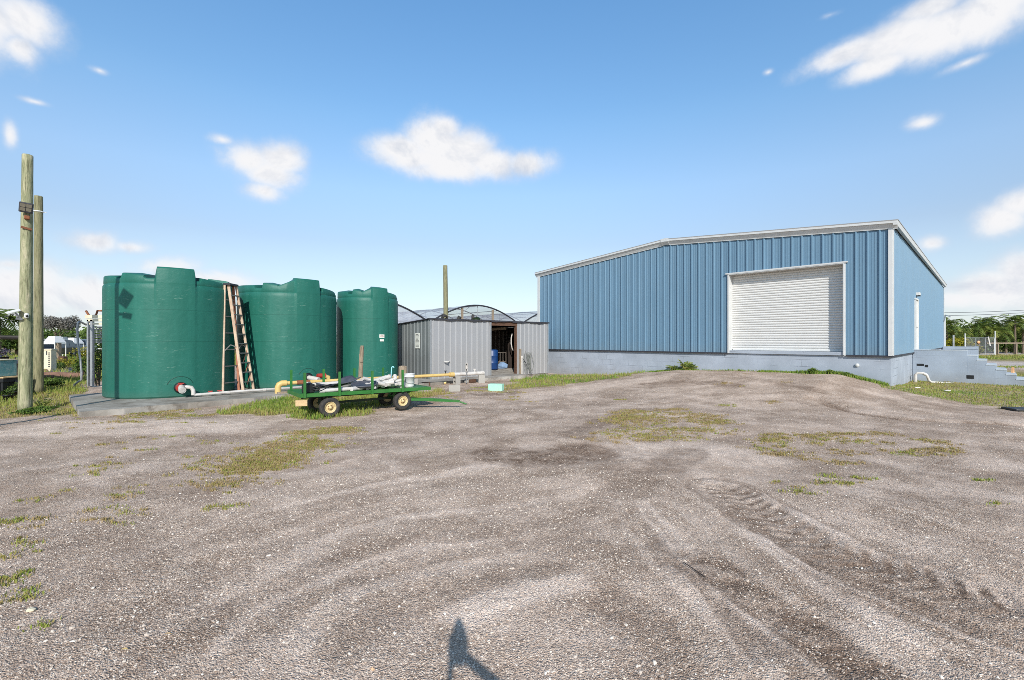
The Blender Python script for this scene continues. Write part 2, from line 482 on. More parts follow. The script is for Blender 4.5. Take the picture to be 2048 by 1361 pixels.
M['plinth'] = block_mat('painted_block_plinth', srgb(164, 172, 182), (.5, .66))
M['step_block'] = block_mat('painted_block_steps', srgb(158, 169, 182), (.55, .75))
M['step_cap'] = simple('step_cap', srgb(184, 192, 199), .85, var=.08, dirt=srgb(140, 140, 140))  # step tops paler than the blocks: sunlight on them put into colour

def slab_mat():
    m, nt, p, oc = new_mat('slab_concrete')
    n1 = nt.noise(oc, 1.1, 6, .65); n2 = nt.noise(oc, 30, 4)
    c = nt.ramp(n1, [(.3, srgb(112, 104, 94)), (.5, srgb(148, 142, 133)), (.7, srgb(178, 173, 165))])
    c = nt.mix(nt.ramp(nt.noise(oc, 2.6, 6, .7, .8), [(.52, g(0)), (.66, g(.65))]), c, srgb(98, 88, 76))
    nt.link(c, p.inputs['Base Color']); p.inputs['Roughness'].default_value = .9
    nt.link(nt.bump(n2, .3, .01), p.inputs['Normal'])
    return m
M['slab'] = slab_mat()

# greenhouse film
def film_mat():
    m, nt, p, oc = new_mat('greenhouse_film')
    n1 = nt.noise(nt.mapping(oc, (1, .3, 1)), 1.2, 4)
    nt.link(nt.ramp(n1, [(.3, srgb(186, 190, 200)), (.7, srgb(214, 218, 226))]), p.inputs['Base Color'])
    p.inputs['Roughness'].default_value = .35
    tr = nt.new('ShaderNodeBsdfTransparent'); tr.inputs[0].default_value = (.95, .96, .98, 1)
    mx = nt.new('ShaderNodeMixShader')
    nt.link(nt.ramp(n1, [(.3, g(.30)), (.7, g(.48))]), mx.inputs[0])
    nt.link(tr.outputs[0], mx.inputs[1]); nt.link(p.outputs[0], mx.inputs[2])
    out = [n for n in nt.n if n.type == 'OUTPUT_MATERIAL'][0]; nt.link(mx.outputs[0], out.inputs[0])
    return m
M['film'] = film_mat()

def mesh_fence_mat():
    m, nt, p, oc = new_mat('chain_link')
    p.inputs['Base Color'].default_value = srgb(150, 152, 155); p.inputs['Metallic'].default_value = .4; p.inputs['Roughness'].default_value = .5
    sep = nt.new('ShaderNodeSeparateXYZ'); nt.link(oc, sep.inputs[0])
    a = nt.math('ADD', sep.outputs[0], sep.outputs[2]); b = nt.math('SUBTRACT', sep.outputs[0], sep.outputs[2])
    def ln(x):
        f = nt.math('FRACT', nt.math('MULTIPLY', x, 11.0)); return nt.math('LESS_THAN', f, .13)
    f = nt.math('MAXIMUM', ln(a), ln(b))
    tr = nt.new('ShaderNodeBsdfTransparent'); mx = nt.new('ShaderNodeMixShader')
    nt.link(f, mx.inputs[0]); nt.link(tr.outputs[0], mx.inputs[1]); nt.link(p.outputs[0], mx.inputs[2])
    out = [n for n in nt.n if n.type == 'OUTPUT_MATERIAL'][0]; nt.link(mx.outputs[0], out.inputs[0])
    return m
M['chain'] = mesh_fence_mat()

def tinted(name, stops, rough=.85):
    m, nt, p, oc = new_mat(name)
    a = nt.new('ShaderNodeAttribute', attribute_name='tint')
    c = nt.ramp(a.outputs['Fac'], stops)
    nt.link(c, p.inputs['Base Color']); p.inputs['Roughness'].default_value = rough
    return m
M['stone'] = tinted('gravel_stones', [(0, srgb(112, 95, 82)), (.3, srgb(166, 148, 133)), (.65, srgb(204, 188, 172)), (.86, srgb(230, 217, 201)), (.95, srgb(248, 240, 226)), (1, srgb(206, 168, 130))])
# ================================================================== TERRAIN
def ground_material():
    m, nt, p, oc = new_mat('gravel_ground')
    A = lambda n: nt.new('ShaderNodeAttribute', attribute_name=n).outputs['Fac']
    dirt, light, grass, road = A('dirt'), A('light'), A('grassy'), A('road')
    def vor(scale, feat='F1', rnd=1.0):
        v = nt.new('ShaderNodeTexVoronoi', feature=feat); v.inputs['Scale'].default_value = scale
        v.inputs['Randomness'].default_value = rnd; nt.link(oc, v.inputs['Vector']); return v
    v1 = vor(120); v2 = vor(52)
    s1 = nt.new('ShaderNodeSeparateColor'); nt.link(v1.outputs['Color'], s1.inputs[0])
    s2 = nt.new('ShaderNodeSeparateColor'); nt.link(v2.outputs['Color'], s2.inputs[0])
    peb = nt.ramp(s1.outputs[0], [(0, srgb(104, 88, 73)), (.25, srgb(160, 143, 126)), (.6, srgb(200, 183, 165)), (.85, srgb(226, 212, 194)), (.95, srgb(246, 239, 226)), (1, srgb(202, 160, 124))])
    peb2 = nt.ramp(s2.outputs[0], [(0, srgb(142, 126, 110)), (.5, srgb(196, 181, 165)), (1, srgb(234, 224, 208))])
    c = nt.mix(nt.ramp(s2.outputs[1], [(.72, g(0)), (.76, g(.9))]), peb, peb2)
    v3 = vor(27); s3 = nt.new('ShaderNodeSeparateColor'); nt.link(v3.outputs['Color'], s3.inputs[0])
    big_st = nt.math('MULTIPLY', nt.ramp(s3.outputs[1], [(.86, g(0)), (.88, g(1))]), nt.ramp(v3.outputs['Distance'], [(.28, g(1)), (.34, g(0))]))
    c = nt.mix(big_st, c, nt.ramp(s3.outputs[0], [(0, srgb(150, 132, 116)), (.6, srgb(214, 203, 188)), (1, srgb(244, 238, 226))]))
    # dark gaps between the pebbles
    gap = nt.ramp(v1.outputs['Distance'], [(.30, g(0)), (.60, g(.68))])
    c = nt.mix(gap, c, srgb(92, 76, 63))
    # fines / dust between patches
    big = nt.noise(oc, .55, 6, .62, .4); mid = nt.noise(oc, 2.6, 6, .65, .3); fine = nt.noise(oc, 26, 5, .7)
    c = nt.mix(nt.ramp(big, [(.4, g(0)), (.7, g(.5))]), c, srgb(204, 189, 174))
    c = nt.mix(nt.ramp(mid, [(.36, g(.42)), (.6, g(0))]), c, srgb(128, 112, 99))
    # wheel-worn light dust
    c = nt.mix(nt.math('MULTIPLY', light, nt.ramp(mid, [(.3, g(.5)), (.6, g(.95))])), c, nt.mix(.5, peb, srgb(232, 221, 210)))
    # dark damp dirt in the tracks
    dcol = nt.ramp(fine, [(.34, srgb(70, 57, 46)), (.52, srgb(106, 89, 75)), (.68, srgb(156, 138, 121))])
    dcol = nt.mix(nt.ramp(s1.outputs[1], [(.86, g(0)), (.9, g(.6))]), dcol, peb)
    c = nt.mix(nt.math('MULTIPLY', dirt, nt.ramp(mid, [(.25, g(1)), (.75, g(.8))])), c, dcol)
    # soil / thatch under the grass
    gcol = nt.ramp(mid, [(.3, srgb(98, 100, 48)), (.5, srgb(132, 130, 66)), (.7, srgb(160, 146, 98))])
    gcol = nt.mix(nt.ramp(fine, [(.35, g(.5)), (.6, g(0))]), gcol, srgb(74, 66, 44))
    c = nt.mix(nt.math('MULTIPLY', grass, .92), c, gcol)
    rcol = nt.ramp(mid, [(.3, srgb(158, 154, 150)), (.7, srgb(182, 178, 172))])
    c = nt.mix(road, c, rcol)
    # broad mottling: pale dust against darker, stonier ground
    mot = nt.noise(oc, 1.1, 7, .7, .35)
    c = nt.mix(nt.math('MULTIPLY', nt.ramp(mot, [(.46, g(0)), (.64, g(.55))]), nt.math('SUBTRACT', 1.0, nt.math('MAXIMUM', grass, dirt))), c, nt.mix(.45, peb, srgb(226, 214, 203)))
    c = nt.mix(nt.math('MULTIPLY', nt.ramp(mot, [(.34, g(.24)), (.46, g(0))]), nt.math('SUBTRACT', 1.0, grass)), c, srgb(126, 108, 94))
    c = nt.mix(1.0, c, (1.31, 1.22, 1.18, 1), 'MULTIPLY')
    nt.link(c, p.inputs['Base Color']); p.inputs['Roughness'].default_value = .95
    p.inputs['Specular IOR Level'].default_value = .2
    h = nt.math('SUBTRACT', 1.0, v1.outputs['Distance'])
    h = nt.math('ADD', h, nt.math('MULTIPLY', nt.math('SUBTRACT', 1.0, v2.outputs['Distance']), .8))
    h = nt.math('ADD', h, nt.math('MULTIPLY', fine, .7))
    h = nt.math('ADD', h, nt.math('MULTIPLY', mid, 5.0))
    nt.link(nt.bump(h, .8, .009), p.inputs['Normal'])
    return m

def GP(pts): return [G(*p) for p in pts]

# areas of grass, as outlines on the ground
POLY_LEFT = [(-40, 8.2), (-13.5, 8.9), (-10.6, 9.9), (-9.45, 9.8), (-9.3, 10.0), (-12.4, 13.2), (-16.5, 17.5), (-22, 60), (-90, 60)]
POLY_WAGON = GP([(412, 830), (470, 812), (545, 801), (600, 792), (750, 790), (870, 786), (878, 779), (905, 790), (840, 797), (760, 812), (745, 828), (640, 842), (560, 832)])
POLY_SHED = GP([(1000, 781), (1035, 762), (1096, 752), (1250, 749), (1385, 737), (1400, 742), (1240, 755), (1105, 773)])
POLY_RIGHT = [BC, G(1720, 752), G(1690, 752), G(1760, 775), G(1820, 789), G(1905, 801), G(1990, 815), G(2060, 826), (14.5, 11.0), (30, 14), (24, 27), (17.5, 30.3)]
POLY_FAR = [(17, 44), (60, 33.5), (90, 33.5), (90, 50), (34, 50), (22, 50)]
POLY_FAR2 = [(20, 62), (100, 62), (100, 90), (20, 90)]
POLY_FAR0 = [(17.5, 30.3), (24, 27), (60, 24), (60, 27.5), (28, 28.5), (19, 33)]
ROADS = [[(18.5, 33), (28, 28.5), (60, 27.5), (100, 27), (100, 33.5), (60, 33.5), (30, 36), (19, 40)], [(34, 47), (120, 45), (120, 61), (36, 62)]]

# scattered weeds: (px, py, half width m, half depth m, amount, dryness)
WEEDS = []
def weeds(poly, n, rmin, rmax, amt, dry, seed):
    rg = np.random.default_rng(seed)
    P = np.array(poly); lo = P.min(0); hi = P.max(0); k = 0
    while k < n:
        x = rg.uniform(lo[0], hi[0], 1); y = rg.uniform(lo[1], hi[1], 1)
        if in_poly(x, y, poly)[0]:
            r = rg.uniform(rmin, rmax)
            WEEDS.append((float(x[0]), float(y[0]), r*rg.uniform(1, 1.9), r*rg.uniform(.55, 1), amt*rg.uniform(.6, 1.2), min(1, max(0, dry+rg.uniform(-.25, .25))))); k += 1
weeds(GP([(560, 870), (690, 852), (640, 890), (540, 945), (400, 1002), (370, 985), (470, 920)]), 52, .12, .34, .8, .62, 1)
weeds(GP([(200, 890), (420, 870), (520, 900), (420, 1020), (230, 1060), (60, 1000)]), 40, .04, .13, .5, .55, 2)
weeds(GP([(0, 1040), (110, 1020), (60, 1150), (0, 1220)]), 9, .04, .10, .5, .5, 3)
weeds(GP([(200, 832), (330, 808), (400, 812), (420, 835), (240, 850)]), 22, .08, .24, .8, .45, 4)
weeds(GP([(1190, 862), (1230, 825), (1330, 812), (1430, 830), (1450, 860), (1330, 880), (1230, 885)]), 46, .12, .34, .8, .68, 5)
weeds(GP([(1460, 880), (1720, 862), (1900, 880), (1880, 910), (1700, 930), (1560, 915)]), 48, .06, .20, .9, .6, 6)
weeds(GP([(1520, 960), (1760, 950), (1780, 990), (1540, 985)]), 6, .06, .12, .9, .4, 7)
weeds(GP([(1000, 800), (1040, 785), (1120, 790), (1090, 812)]), 5, .08, .2, .7, .6, 8)
weeds(GP([(870, 790), (990, 770), (1010, 785), (900, 805)]), 14, .08, .22, .6, .5, 9)
weeds(GP([(1380, 760), (1640, 758), (1640, 775), (1400, 775)]), 6, .05, .14, .8, .8, 10)
weeds(GP([(60, 840), (260, 838), (480, 845), (300, 880), (80, 880)]), 12, .05, .14, .5, .6, 12)
for (px, py, rx, ry, dry) in [(1960, 962, .1, .06, .2), (1985, 1008, .07, .05, .1), (440, 1015, .14, .1, .3), (1600, 985, .14, .08, .3), (1725, 958, .13, .07, .2), (1545, 805, .2, .12, .8), (20, 1160, .16, .12, .3), (30, 1045, .16, .07, .2), (8, 1195, .14, .1, .3), (90, 1245, .05, .04, .1), (1455, 812, .22, .1, .3), (1240, 800, .2, .08, .3)]:
    x, y = G(px, py); WEEDS.append((x, y, rx, ry, 1.2, dry))

def TR(pts): return curve(GP(pts))
# crisp single ruts: outline, half width, strength
TRACK_DARK = [(TR([(1425, 965), (1500, 1010), (1600, 1072), (1740, 1128), (1900, 1180), (2120, 1258)]), .27, 1.0),
              (TR([(1440, 1000), (1540, 1070), (1660, 1140), (1800, 1200), (2080, 1310)]), .10, .8),
              (TR([(1375, 1090), (1470, 1170), (1600, 1255), (1780, 1390)]), .20, .95),
              (TR([(1330, 1100), (1420, 1190), (1530, 1290), (1640, 1390)]), .07, .7),
              (TR([(1240, 985), (1300, 1060), (1360, 1130), (1440, 1220), (1560, 1380)]), .06, .55),
              (TR([(1180, 1180), (1300, 1250), (1420, 1370)]), .16, .4),
              (TR([(300, 1375), (480, 1210), (760, 1095), (1060, 1052), (1250, 1000)]), .12, .5),
              (TR([(420, 1375), (580, 1220), (820, 1125), (1080, 1085), (1230, 1050)]), .10, .45),
              (TR([(620, 1370), (760, 1235), (960, 1165), (1180, 1125)]), .14, .5),
              (TR([(500, 1060), (800, 985), (1050, 935), (1150, 905)]), .12, .35),
              (TR([(560, 1010), (820, 945), (1040, 915)]), .10, .25),
              (TR([(1000, 908), (1080, 914), (1165, 905)]), .50, 1.0),
              (TR([(1010, 940), (1080, 945), (1130, 935)]), .22, .6),
              (TR([(1150, 870), (1200, 845), (1260, 832)]), .30, .7),
              (TR([(1240, 985), (1320, 940), (1380, 905)]), .30, .6),
              (TR([(1170, 975), (1190, 1000), (1230, 1010)]), .06, .6),
              (TR([(1290, 768), (1380, 764), (1470, 771)]), .30, .8),
              (TR([(1560, 765), (1620, 778), (1660, 790)]), .22, .7),
              (TR([(1630, 797), (1740, 828), (1860, 840), (2060, 850)]), .14, 1.0),
              (TR([(1500, 800), (1600, 805), (1680, 822)]), .12, .5),
              (TR([(1790, 790), (1880, 812), (1990, 830)]), .18, .6),
              (TR([(940, 790), (985, 789), (1045, 784)]), .25, .95),
              (TR([(890, 786), (950, 776), (1010, 772)]), .4, .5),
              (TR([(750, 905), (900, 868), (1000, 850)]), .22, .4),
              (TR([(1700, 1005), (1850, 1055), (2060, 1115)]), .10, .5),
              (TR([(0, 900), (260, 890), (520, 868)]), .18, .25),
              (TR([(100, 1300), (260, 1150), (480, 1050)]), .12, .25)]
TRACK_LIGHT = [(TR([(1265, 988), (1320, 1050), (1390, 1125), (1480, 1205), (1600, 1330)]), .12, 1.0),
               (TR([(1480, 1052), (1600, 1135), (1740, 1222), (1930, 1325)]), .13, 1.0),
               (TR([(1500, 982), (1590, 1028), (1700, 1088), (1870, 1146), (2060, 1205)]), .09, .9),
               (TR([(520, 1130), (760, 1045), (1010, 1012), (1160, 985), (1190, 960)]), .09, .6),
               (TR([(540, 1375), (700, 1190), (960, 1118), (1180, 1062)]), .10, .5),
               (TR([(380, 1375), (540, 1215), (790, 1108), (1070, 1068)]), .07, .4),
               (TR([(500, 1030), (800, 962), (1040, 925)]), .10, .7),
               (TR([(0, 858), (200, 855), (420, 853), (560, 848)]), .8, .8),
               (TR([(1180, 900), (1420, 905), (1600, 945)]), .5, .6),
               (TR([(880, 1265), (960, 1210), (1060, 1180), (1200, 1160)]), .16, .9),
               (TR([(1700, 1240), (1850, 1330), (1950, 1390)]), .2, .5),
               (TR([(1040, 800), (1200, 772), (1330, 756)]), .7, .6)]
# bundles of fine tyre lines
BUNDLES = [(TR([(1430, 975), (1560, 1050), (1740, 1145), (2080, 1270)]), .62, 1.0), (TR([(1300, 1020), (1420, 1150), (1560, 1270), (1700, 1390)]), .55, .6),
           (TR([(340, 1375), (540, 1190), (800, 1085), (1080, 1040), (1240, 990)]), .62, .26), (TR([(480, 1075), (800, 985), (1100, 955), (1230, 925)]), .55, .35),
           (TR([(580, 1375), (740, 1225), (950, 1155), (1190, 1120)]), .40, .32), (TR([(1600, 960), (1800, 1020), (2060, 1105)]), .45, .7),
           (TR([(1120, 840), (1400, 795), (1640, 785)]), .9, .4), (TR([(0, 880), (300, 872), (560, 852), (800, 828)]), 1.2, .4), (TR([(800, 905), (1000, 860), (1180, 800)]), .9, .35)]

def masks(X, Y):
    nx = (fbm(X*2.2, Y*2.2, 21, 4)-.5)*.9; ny = (fbm(X*2.2, Y*2.2, 31, 4)-.5)*.9
    nf = (fbm(X*9, Y*9, 41, 3)-.5)
    sc = np.clip(np.hypot(X, Y)/14, .35, 1.4)
    Xj = X+nx*sc; Yj = Y+ny*sc
    gr = np.zeros(X.shape)
    for pl in (POLY_LEFT, POLY_WAGON, POLY_SHED, POLY_RIGHT, POLY_FAR, POLY_FAR2, POLY_FAR0):
        gr = np.maximum(gr, in_poly(Xj, Yj, pl)*1.0)
    ang = np.arctan2(X, Y); far = (np.hypot(X, Y) > 48) & (np.abs(ang) > .0)
    gr = np.where(far, np.maximum(gr, .9), gr)
    ro = np.zeros(X.shape)
    for pl in ROADS: ro = np.maximum(ro, in_poly(X+nx*.6, Y+ny*.6, pl)*1.0)
    gr = gr*(1-ro)
    gr = gr*np.where(np.hypot(X, Y) < 30, np.clip(.75+nf*2.2, 0, 1), 1)
    for (x, y, rx, ry, amt, dry) in WEEDS:
        m = (np.abs(X-x) < rx*1.6) & (np.abs(Y-y) < ry*1.6)
        if m.any():
            d = ((X[m]-x)/rx)**2+((Y[m]-y)/ry)**2
            gr[m] = np.maximum(gr[m], np.clip(1.15-d+nf[m]*3.2-.6, 0, 1)*.16)
    di = np.zeros(X.shape); li = np.zeros(X.shape)
    wob = .035*np.clip(np.hypot(X, Y)/5, .6, 4)
    Xw = X+(fbm(X*3, Y*3, 121, 3)-.5)*wob*4; Yw = Y+(fbm(X*3, Y*3, 131, 3)-.5)*wob*4
    for i, (pts, w, s, sd) in enumerate([(t[0], t[1], t[2], k) for k, t in enumerate(BUNDLES)]):
        d, u, sg = seg_signed(Xw, Yw, pts)
        env = (1-sstep(w*.55, w*1.1, d))*s
        fr = 12 if w < .8 else 5
        lane = fbm(u*.45+sd*13.7, sg*fr, 300+sd, 3)
        di = np.maximum(di, env*sstep(.48, .68, lane)*.5)
        li = np.maximum(li, env*(1-sstep(.32, .50, lane))*.55)
    for i, (pts, w, s) in enumerate(TRACK_DARK):
        d, u = seg_dist(Xw, Yw, pts)
        L_ = max(.5, u.max())
        ends = sstep(0, .12*L_, u)*(1-sstep(.9*L_, L_, u)) if w < .3 else 1
        k = (1-sstep(w*.7, w*1.25, d))*s*np.clip(.85+nf*1.5, .15, 1)*np.clip(ends, .0, 1)
        if i == 0: k = k*np.clip(.72+.5*np.sin((u+d*.5)*2*PI/.14), .25, 1)
        di = np.maximum(di, k)
    for (pts, w, s) in TRACK_LIGHT:
        d, u = seg_dist(Xw, Yw, pts)
        L_ = max(.5, u.max()); ends = sstep(0, .1*L_, u)*(1-sstep(.85*L_, L_, u))
        li = np.maximum(li, (1-sstep(w*.6, w*1.25, d))*s*ends*np.clip(.9+nf*1.2, .2, 1))
    blot = fbm(X*.55+5, Y*.55, 77, 5)
    near = 1-sstep(18, 30, np.hypot(X, Y))
    di = np.maximum(di, sstep(.54, .68, blot)*.18*near*(1-li*.7))
    return di, li*(1-di*.8), np.clip(gr, 0, 1), ro

def build_ground():
    fine = np.arange(-64, 64.01, .2); rest = np.arange(68, 293, 4.0)
    ang = np.radians(np.concatenate([fine, rest])); na = len(ang)
    rad = [.25, .6, 1.0]
    r = 1.4
    while r < 34: rad.append(r); r *= 1.0062
    while r < 1500: rad.append(r); r *= 1.12
    rad = np.array(rad); nr = len(rad)
    RR, AA = np.meshgrid(rad, ang, indexing='ij')
    X = (RR*np.sin(AA)).ravel(); Y = (RR*np.cos(AA)).ravel()
    Z = ground_z(X, Y)
    di, li, gr, ro = masks(X, Y)
    # ruts: tracks sunk a little, with lug ripples
    Z = Z-di*.012*sstep(-1.2, 1.0, X)+gr*.012
    d, u = seg_dist(X, Y, TRACK_DARK[0][0])
    Z = Z+(1-sstep(.20, .34, d))*np.sin((u+d*.5)*2*PI/.14)*.0055*(1-sstep(6, 10, np.hypot(X, Y)))
    for (pts, w, s) in [TRACK_DARK[k] for k in (0, 1, 2, 3)]:                     # raised shoulders beside ruts
        d, u = seg_dist(X, Y, pts); Z = Z+np.exp(-((d-w*1.25)/.06)**2)*.003*s*(.4+1.2*fbm(X*3, Y*3, 61, 3))
    d, u = seg_dist(X, Y, TRACK_DARK[18][0]); Z = Z-np.exp(-(d/.22)**2)*.06
    V = np.stack([X, Y, Z], 1)
    V = np.vstack([V, [[0, 0, gz(0, 0)]]])
    i, j = np.meshgrid(np.arange(nr-1), np.arange(na), indexing='ij')
    j2 = (j+1) % na
    F = np.stack([i*na+j, i*na+j2, (i+1)*na+j2, (i+1)*na+j], -1).reshape(-1, 4)
    cen = len(V)-1; tri = [(cen, (k+1) % na, k) for k in range(na)]
    me = bpy.data.meshes.new('ground')
    nq = len(F); nt_ = len(tri)
    me.vertices.add(len(V)); me.vertices.foreach_set('co', V.astype(np.float32).ravel())
    lv = np.concatenate([F[:, ::-1].ravel(), np.array(tri)[:, ::-1].ravel()]).astype(np.int32)
    me.loops.add(len(lv)); me.loops.foreach_set('vertex_index', lv)
    me.polygons.add(nq+nt_)
    me.polygons.foreach_set('loop_start', np.concatenate([np.arange(nq)*4, nq*4+np.arange(nt_)*3]).astype(np.int32))
    me.polygons.foreach_set('use_smooth', np.ones(nq+nt_, bool))
    me.update(calc_edges=True)
    for nm, v in (('dirt', di), ('light', li), ('grassy', gr), ('road', ro)):
        a = me.attributes.new(nm, 'FLOAT', 'POINT'); a.data.foreach_set('value', np.append(v, 0).astype(np.float32))
    me.materials.append(ground_material())
    o = bpy.data.objects.new('ground', me); COL.objects.link(o)
    tag(o, kind='structure')
    return o
ground = build_ground()

# ------------------------------------------------------------------ loose stones lying on the yard
def build_stones():
    n1 = 105000
    # near the camera: by area, thinning out with distance
    r = np.sqrt(RNG.uniform(1.8**2, 6.0**2, n1)); a = RNG.uniform(-R(56), R(56), n1)
    r2 = np.sqrt(RNG.uniform(6.0**2, 15.0**2, 22000)); a2 = RNG.uniform(-R(54), R(54), 22000)
    s = np.concatenate([RNG.gamma(1.3, .0014, n1)+.0021, RNG.gamma(1.5, .0022, 22000)+.003])
    r = np.concatenate([r, r2]); a = np.concatenate([a, a2])
    x = r*np.sin(a); y = r*np.cos(a)
    di, li, gr, ro = masks(x, y)
    keep = (RNG.uniform(0, 1, len(x)) > di*.45) & (RNG.uniform(0, 1, len(x)) > gr*.8)
    # keep off the slab and the mound wall
    x, y, s = x[keep], y[keep], np.minimum(s[keep], .0125); n = len(x)
    z = ground_z(x, y)-di[keep]*.012*sstep(-1.2, 1.0, x)
    base = np.array([(1, 0, 0), (.35, .95, .1), (-.8, .6, 0), (-.8, -.6, .05), (.35, -.95, 0), (0, .05, .8), (0, 0, -.7)], float)
    fc = [(0, 1, 5), (1, 2, 5), (2, 3, 5), (3, 4, 5), (4, 0, 5), (1, 0, 6), (2, 1, 6), (3, 2, 6), (4, 3, 6), (0, 4, 6)]
    V = base[None]*(1+RNG.uniform(-.3, .3, (n, 7, 3)))
    V = V*np.stack([s*RNG.uniform(.8, 1.5, n), s*RNG.uniform(.6, 1.1, n), s*RNG.uniform(.45, .8, n)], 1)[:, None]
    rz = RNG.uniform(0, 2*PI, n); c, sn = np.cos(rz)[:, None], np.sin(rz)[:, None]
    tl = RNG.uniform(-.4, .4, (n, 2))
    X = V[..., 0]*c-V[..., 1]*sn; Yv = V[..., 0]*sn+V[..., 1]*c; Z = V[..., 2]+X*tl[:, :1]+Yv*tl[:, 1:]
    P = np.stack([X+x[:, None], Yv+y[:, None], Z+(z+s*.18)[:, None]], -1)
    F = (np.array(fc)[None]+np.arange(n)[:, None, None]*7).reshape(-1, 3)
    t = np.repeat(RNG.beta(2.2, 1.8, n), len(fc))
    o = np_obj('loose_gravel', P.reshape(-1, 3), F, M['stone'], t)
    tag(o, 'loose grey and white gravel stones scattered over the yard', 'gravel', kind='stuff')
build_stones()

# ------------------------------------------------------------------ grass blades
def blades(name, x, y, h, w, dry, label, cat='grass', lean=.45, z=None):
    n = len(x)
    z = ground_z(x, y) if z is None else z
    a = RNG.uniform(0, 2*PI, n); ln = RNG.uniform(.1, lean, n)*h; la = RNG.uniform(0, 2*PI, n)
    dx, dy = np.cos(a)*w, np.sin(a)*w; lx, ly = np.cos(la)*ln, np.sin(la)*ln
    V = np.empty((n, 5, 3))
    V[:, 0] = np.stack([x-dx, y-dy, z-.01], 1); V[:, 1] = np.stack([x+dx, y+dy, z-.01], 1)
    V[:, 2] = np.stack([x+dx*.75+lx*.35, y+dy*.75+ly*.35, z+h*.6], 1); V[:, 3] = np.stack([x-dx*.75+lx*.35, y-dy*.75+ly*.35, z+h*.6], 1)
    V[:, 4] = np.stack([x+lx, y+ly, z+h*np.sqrt(np.clip(1-(ln/h)**2*.5, .3, 1))], 1)
    b = np.arange(n)[:, None]*5
    F = np.concatenate([b+np.array([[0, 1, 2]]), b+np.array([[0, 2, 3]]), b+np.array([[3, 2, 4]])], 1).reshape(-1, 3)
    t = np.repeat(np.clip(1-dry+RNG.normal(0, .17, n), 0, 1), 3)
    o = np_obj(name, V.reshape(-1, 3), F, M['grass'], t)
    tag(o, label, cat, kind='stuff'); return o

def scatter_poly(poly, n, box=None):
    P = np.array(poly); lo = P.min(0); hi = P.max(0)
    if box is not None: lo = np.maximum(lo, box[0]); hi = np.minimum(hi, box[1])
    x = RNG.uniform(lo[0], hi[0], n); y = RNG.uniform(lo[1], hi[1], n)
    xj = x+(fbm(x*2.2, y*2.2, 21, 4)-.5)*.9*np.clip(np.hypot(x, y)/14, .35, 1.4)
    yj = y+(fbm(x*2.2, y*2.2, 31, 4)-.5)*.9*np.clip(np.hypot(x, y)/14, .35, 1.4)
    k = in_poly(xj, yj, poly)
    return x[k], y[k]

def patchy(x, y, lo, hi, seed):
    v = fbm(x*1.3, y*1.3, seed, 4)
    k = RNG.uniform(0, 1, len(x)) < sstep(lo, hi, v)+.12
    return x[k], y[k]

x, y = scatter_poly(POLY_LEFT, 90000, ((-20, 8), (-7, 20)))
x, y = patchy(x, y, .3, .55, 5)
v = fbm(x*.9, y*.9, 8, 3); edge = sstep(8.6, 11.5, y+(x+11)*.3)
tall = np.where((y > 11.6), 1.15, .75)
blades('grass', x, y, RNG.uniform(.04, .13, len(x))*tall*(.5+v), RNG.uniform(.004, .008, len(x)), np.clip(.84-edge*.36+(.5-v)*.7, 0, 1), 'patchy green grass around the timber poles at left')
x, y = scatter_poly(POLY_LEFT, 60000, ((-60, 16), (-12, 55)))
blades('grass', x, y, RNG.uniform(.08, .3, len(x)), RNG.uniform(.01, .02, len(x)), np.clip(.35+(.5-fbm(x*.4, y*.4, 8, 3))*1.1, 0, 1), 'rough grass running back from the left poles towards the tents')
x, y = scatter_poly(POLY_WAGON, 26000)
x, y = patchy(x, y, .25, .5, 6)
blades('grass', x, y, RNG.uniform(.03, .14, len(x)), RNG.uniform(.004, .008, len(x)), np.clip(.50+(.5-fbm(x*.9, y*.9, 13, 3))*1.2, 0, 1), 'green grass growing under and beside the green wagon')
x, y = scatter_poly(POLY_SHED, 26000)
blades('grass', x, y, RNG.uniform(.03, .16, len(x)), RNG.uniform(.006, .011, len(x)), np.clip(.35+(.5-fbm(x*.8, y*.8, 14, 3))*1.2, 0, 1), 'low green grass between shed doorway and blue building')
x, y = scatter_poly(POLY_RIGHT, 70000, ((9, 9), (24, 27)))
k = ~((((x-BC[0])*BN[0]+(y-BC[1])*BN[1]) < 0) & (((x-BC[0])*BD[0]+(y-BC[1])*BD[1]) > 0)); x, y = x[k], y[k]
dn = (x-BC[0])*BN[0]+(y-BC[1])*BN[1]
blades('grass', x, y, RNG.uniform(.02, .075, len(x)), RNG.uniform(.005, .01, len(x)), np.clip(.44+(.5-fbm(x*.7, y*.7, 15, 3))*1.3+np.clip(dn-1.5, 0, 1.2)*.22, 0, 1), 'mown green grass below the block steps at right')
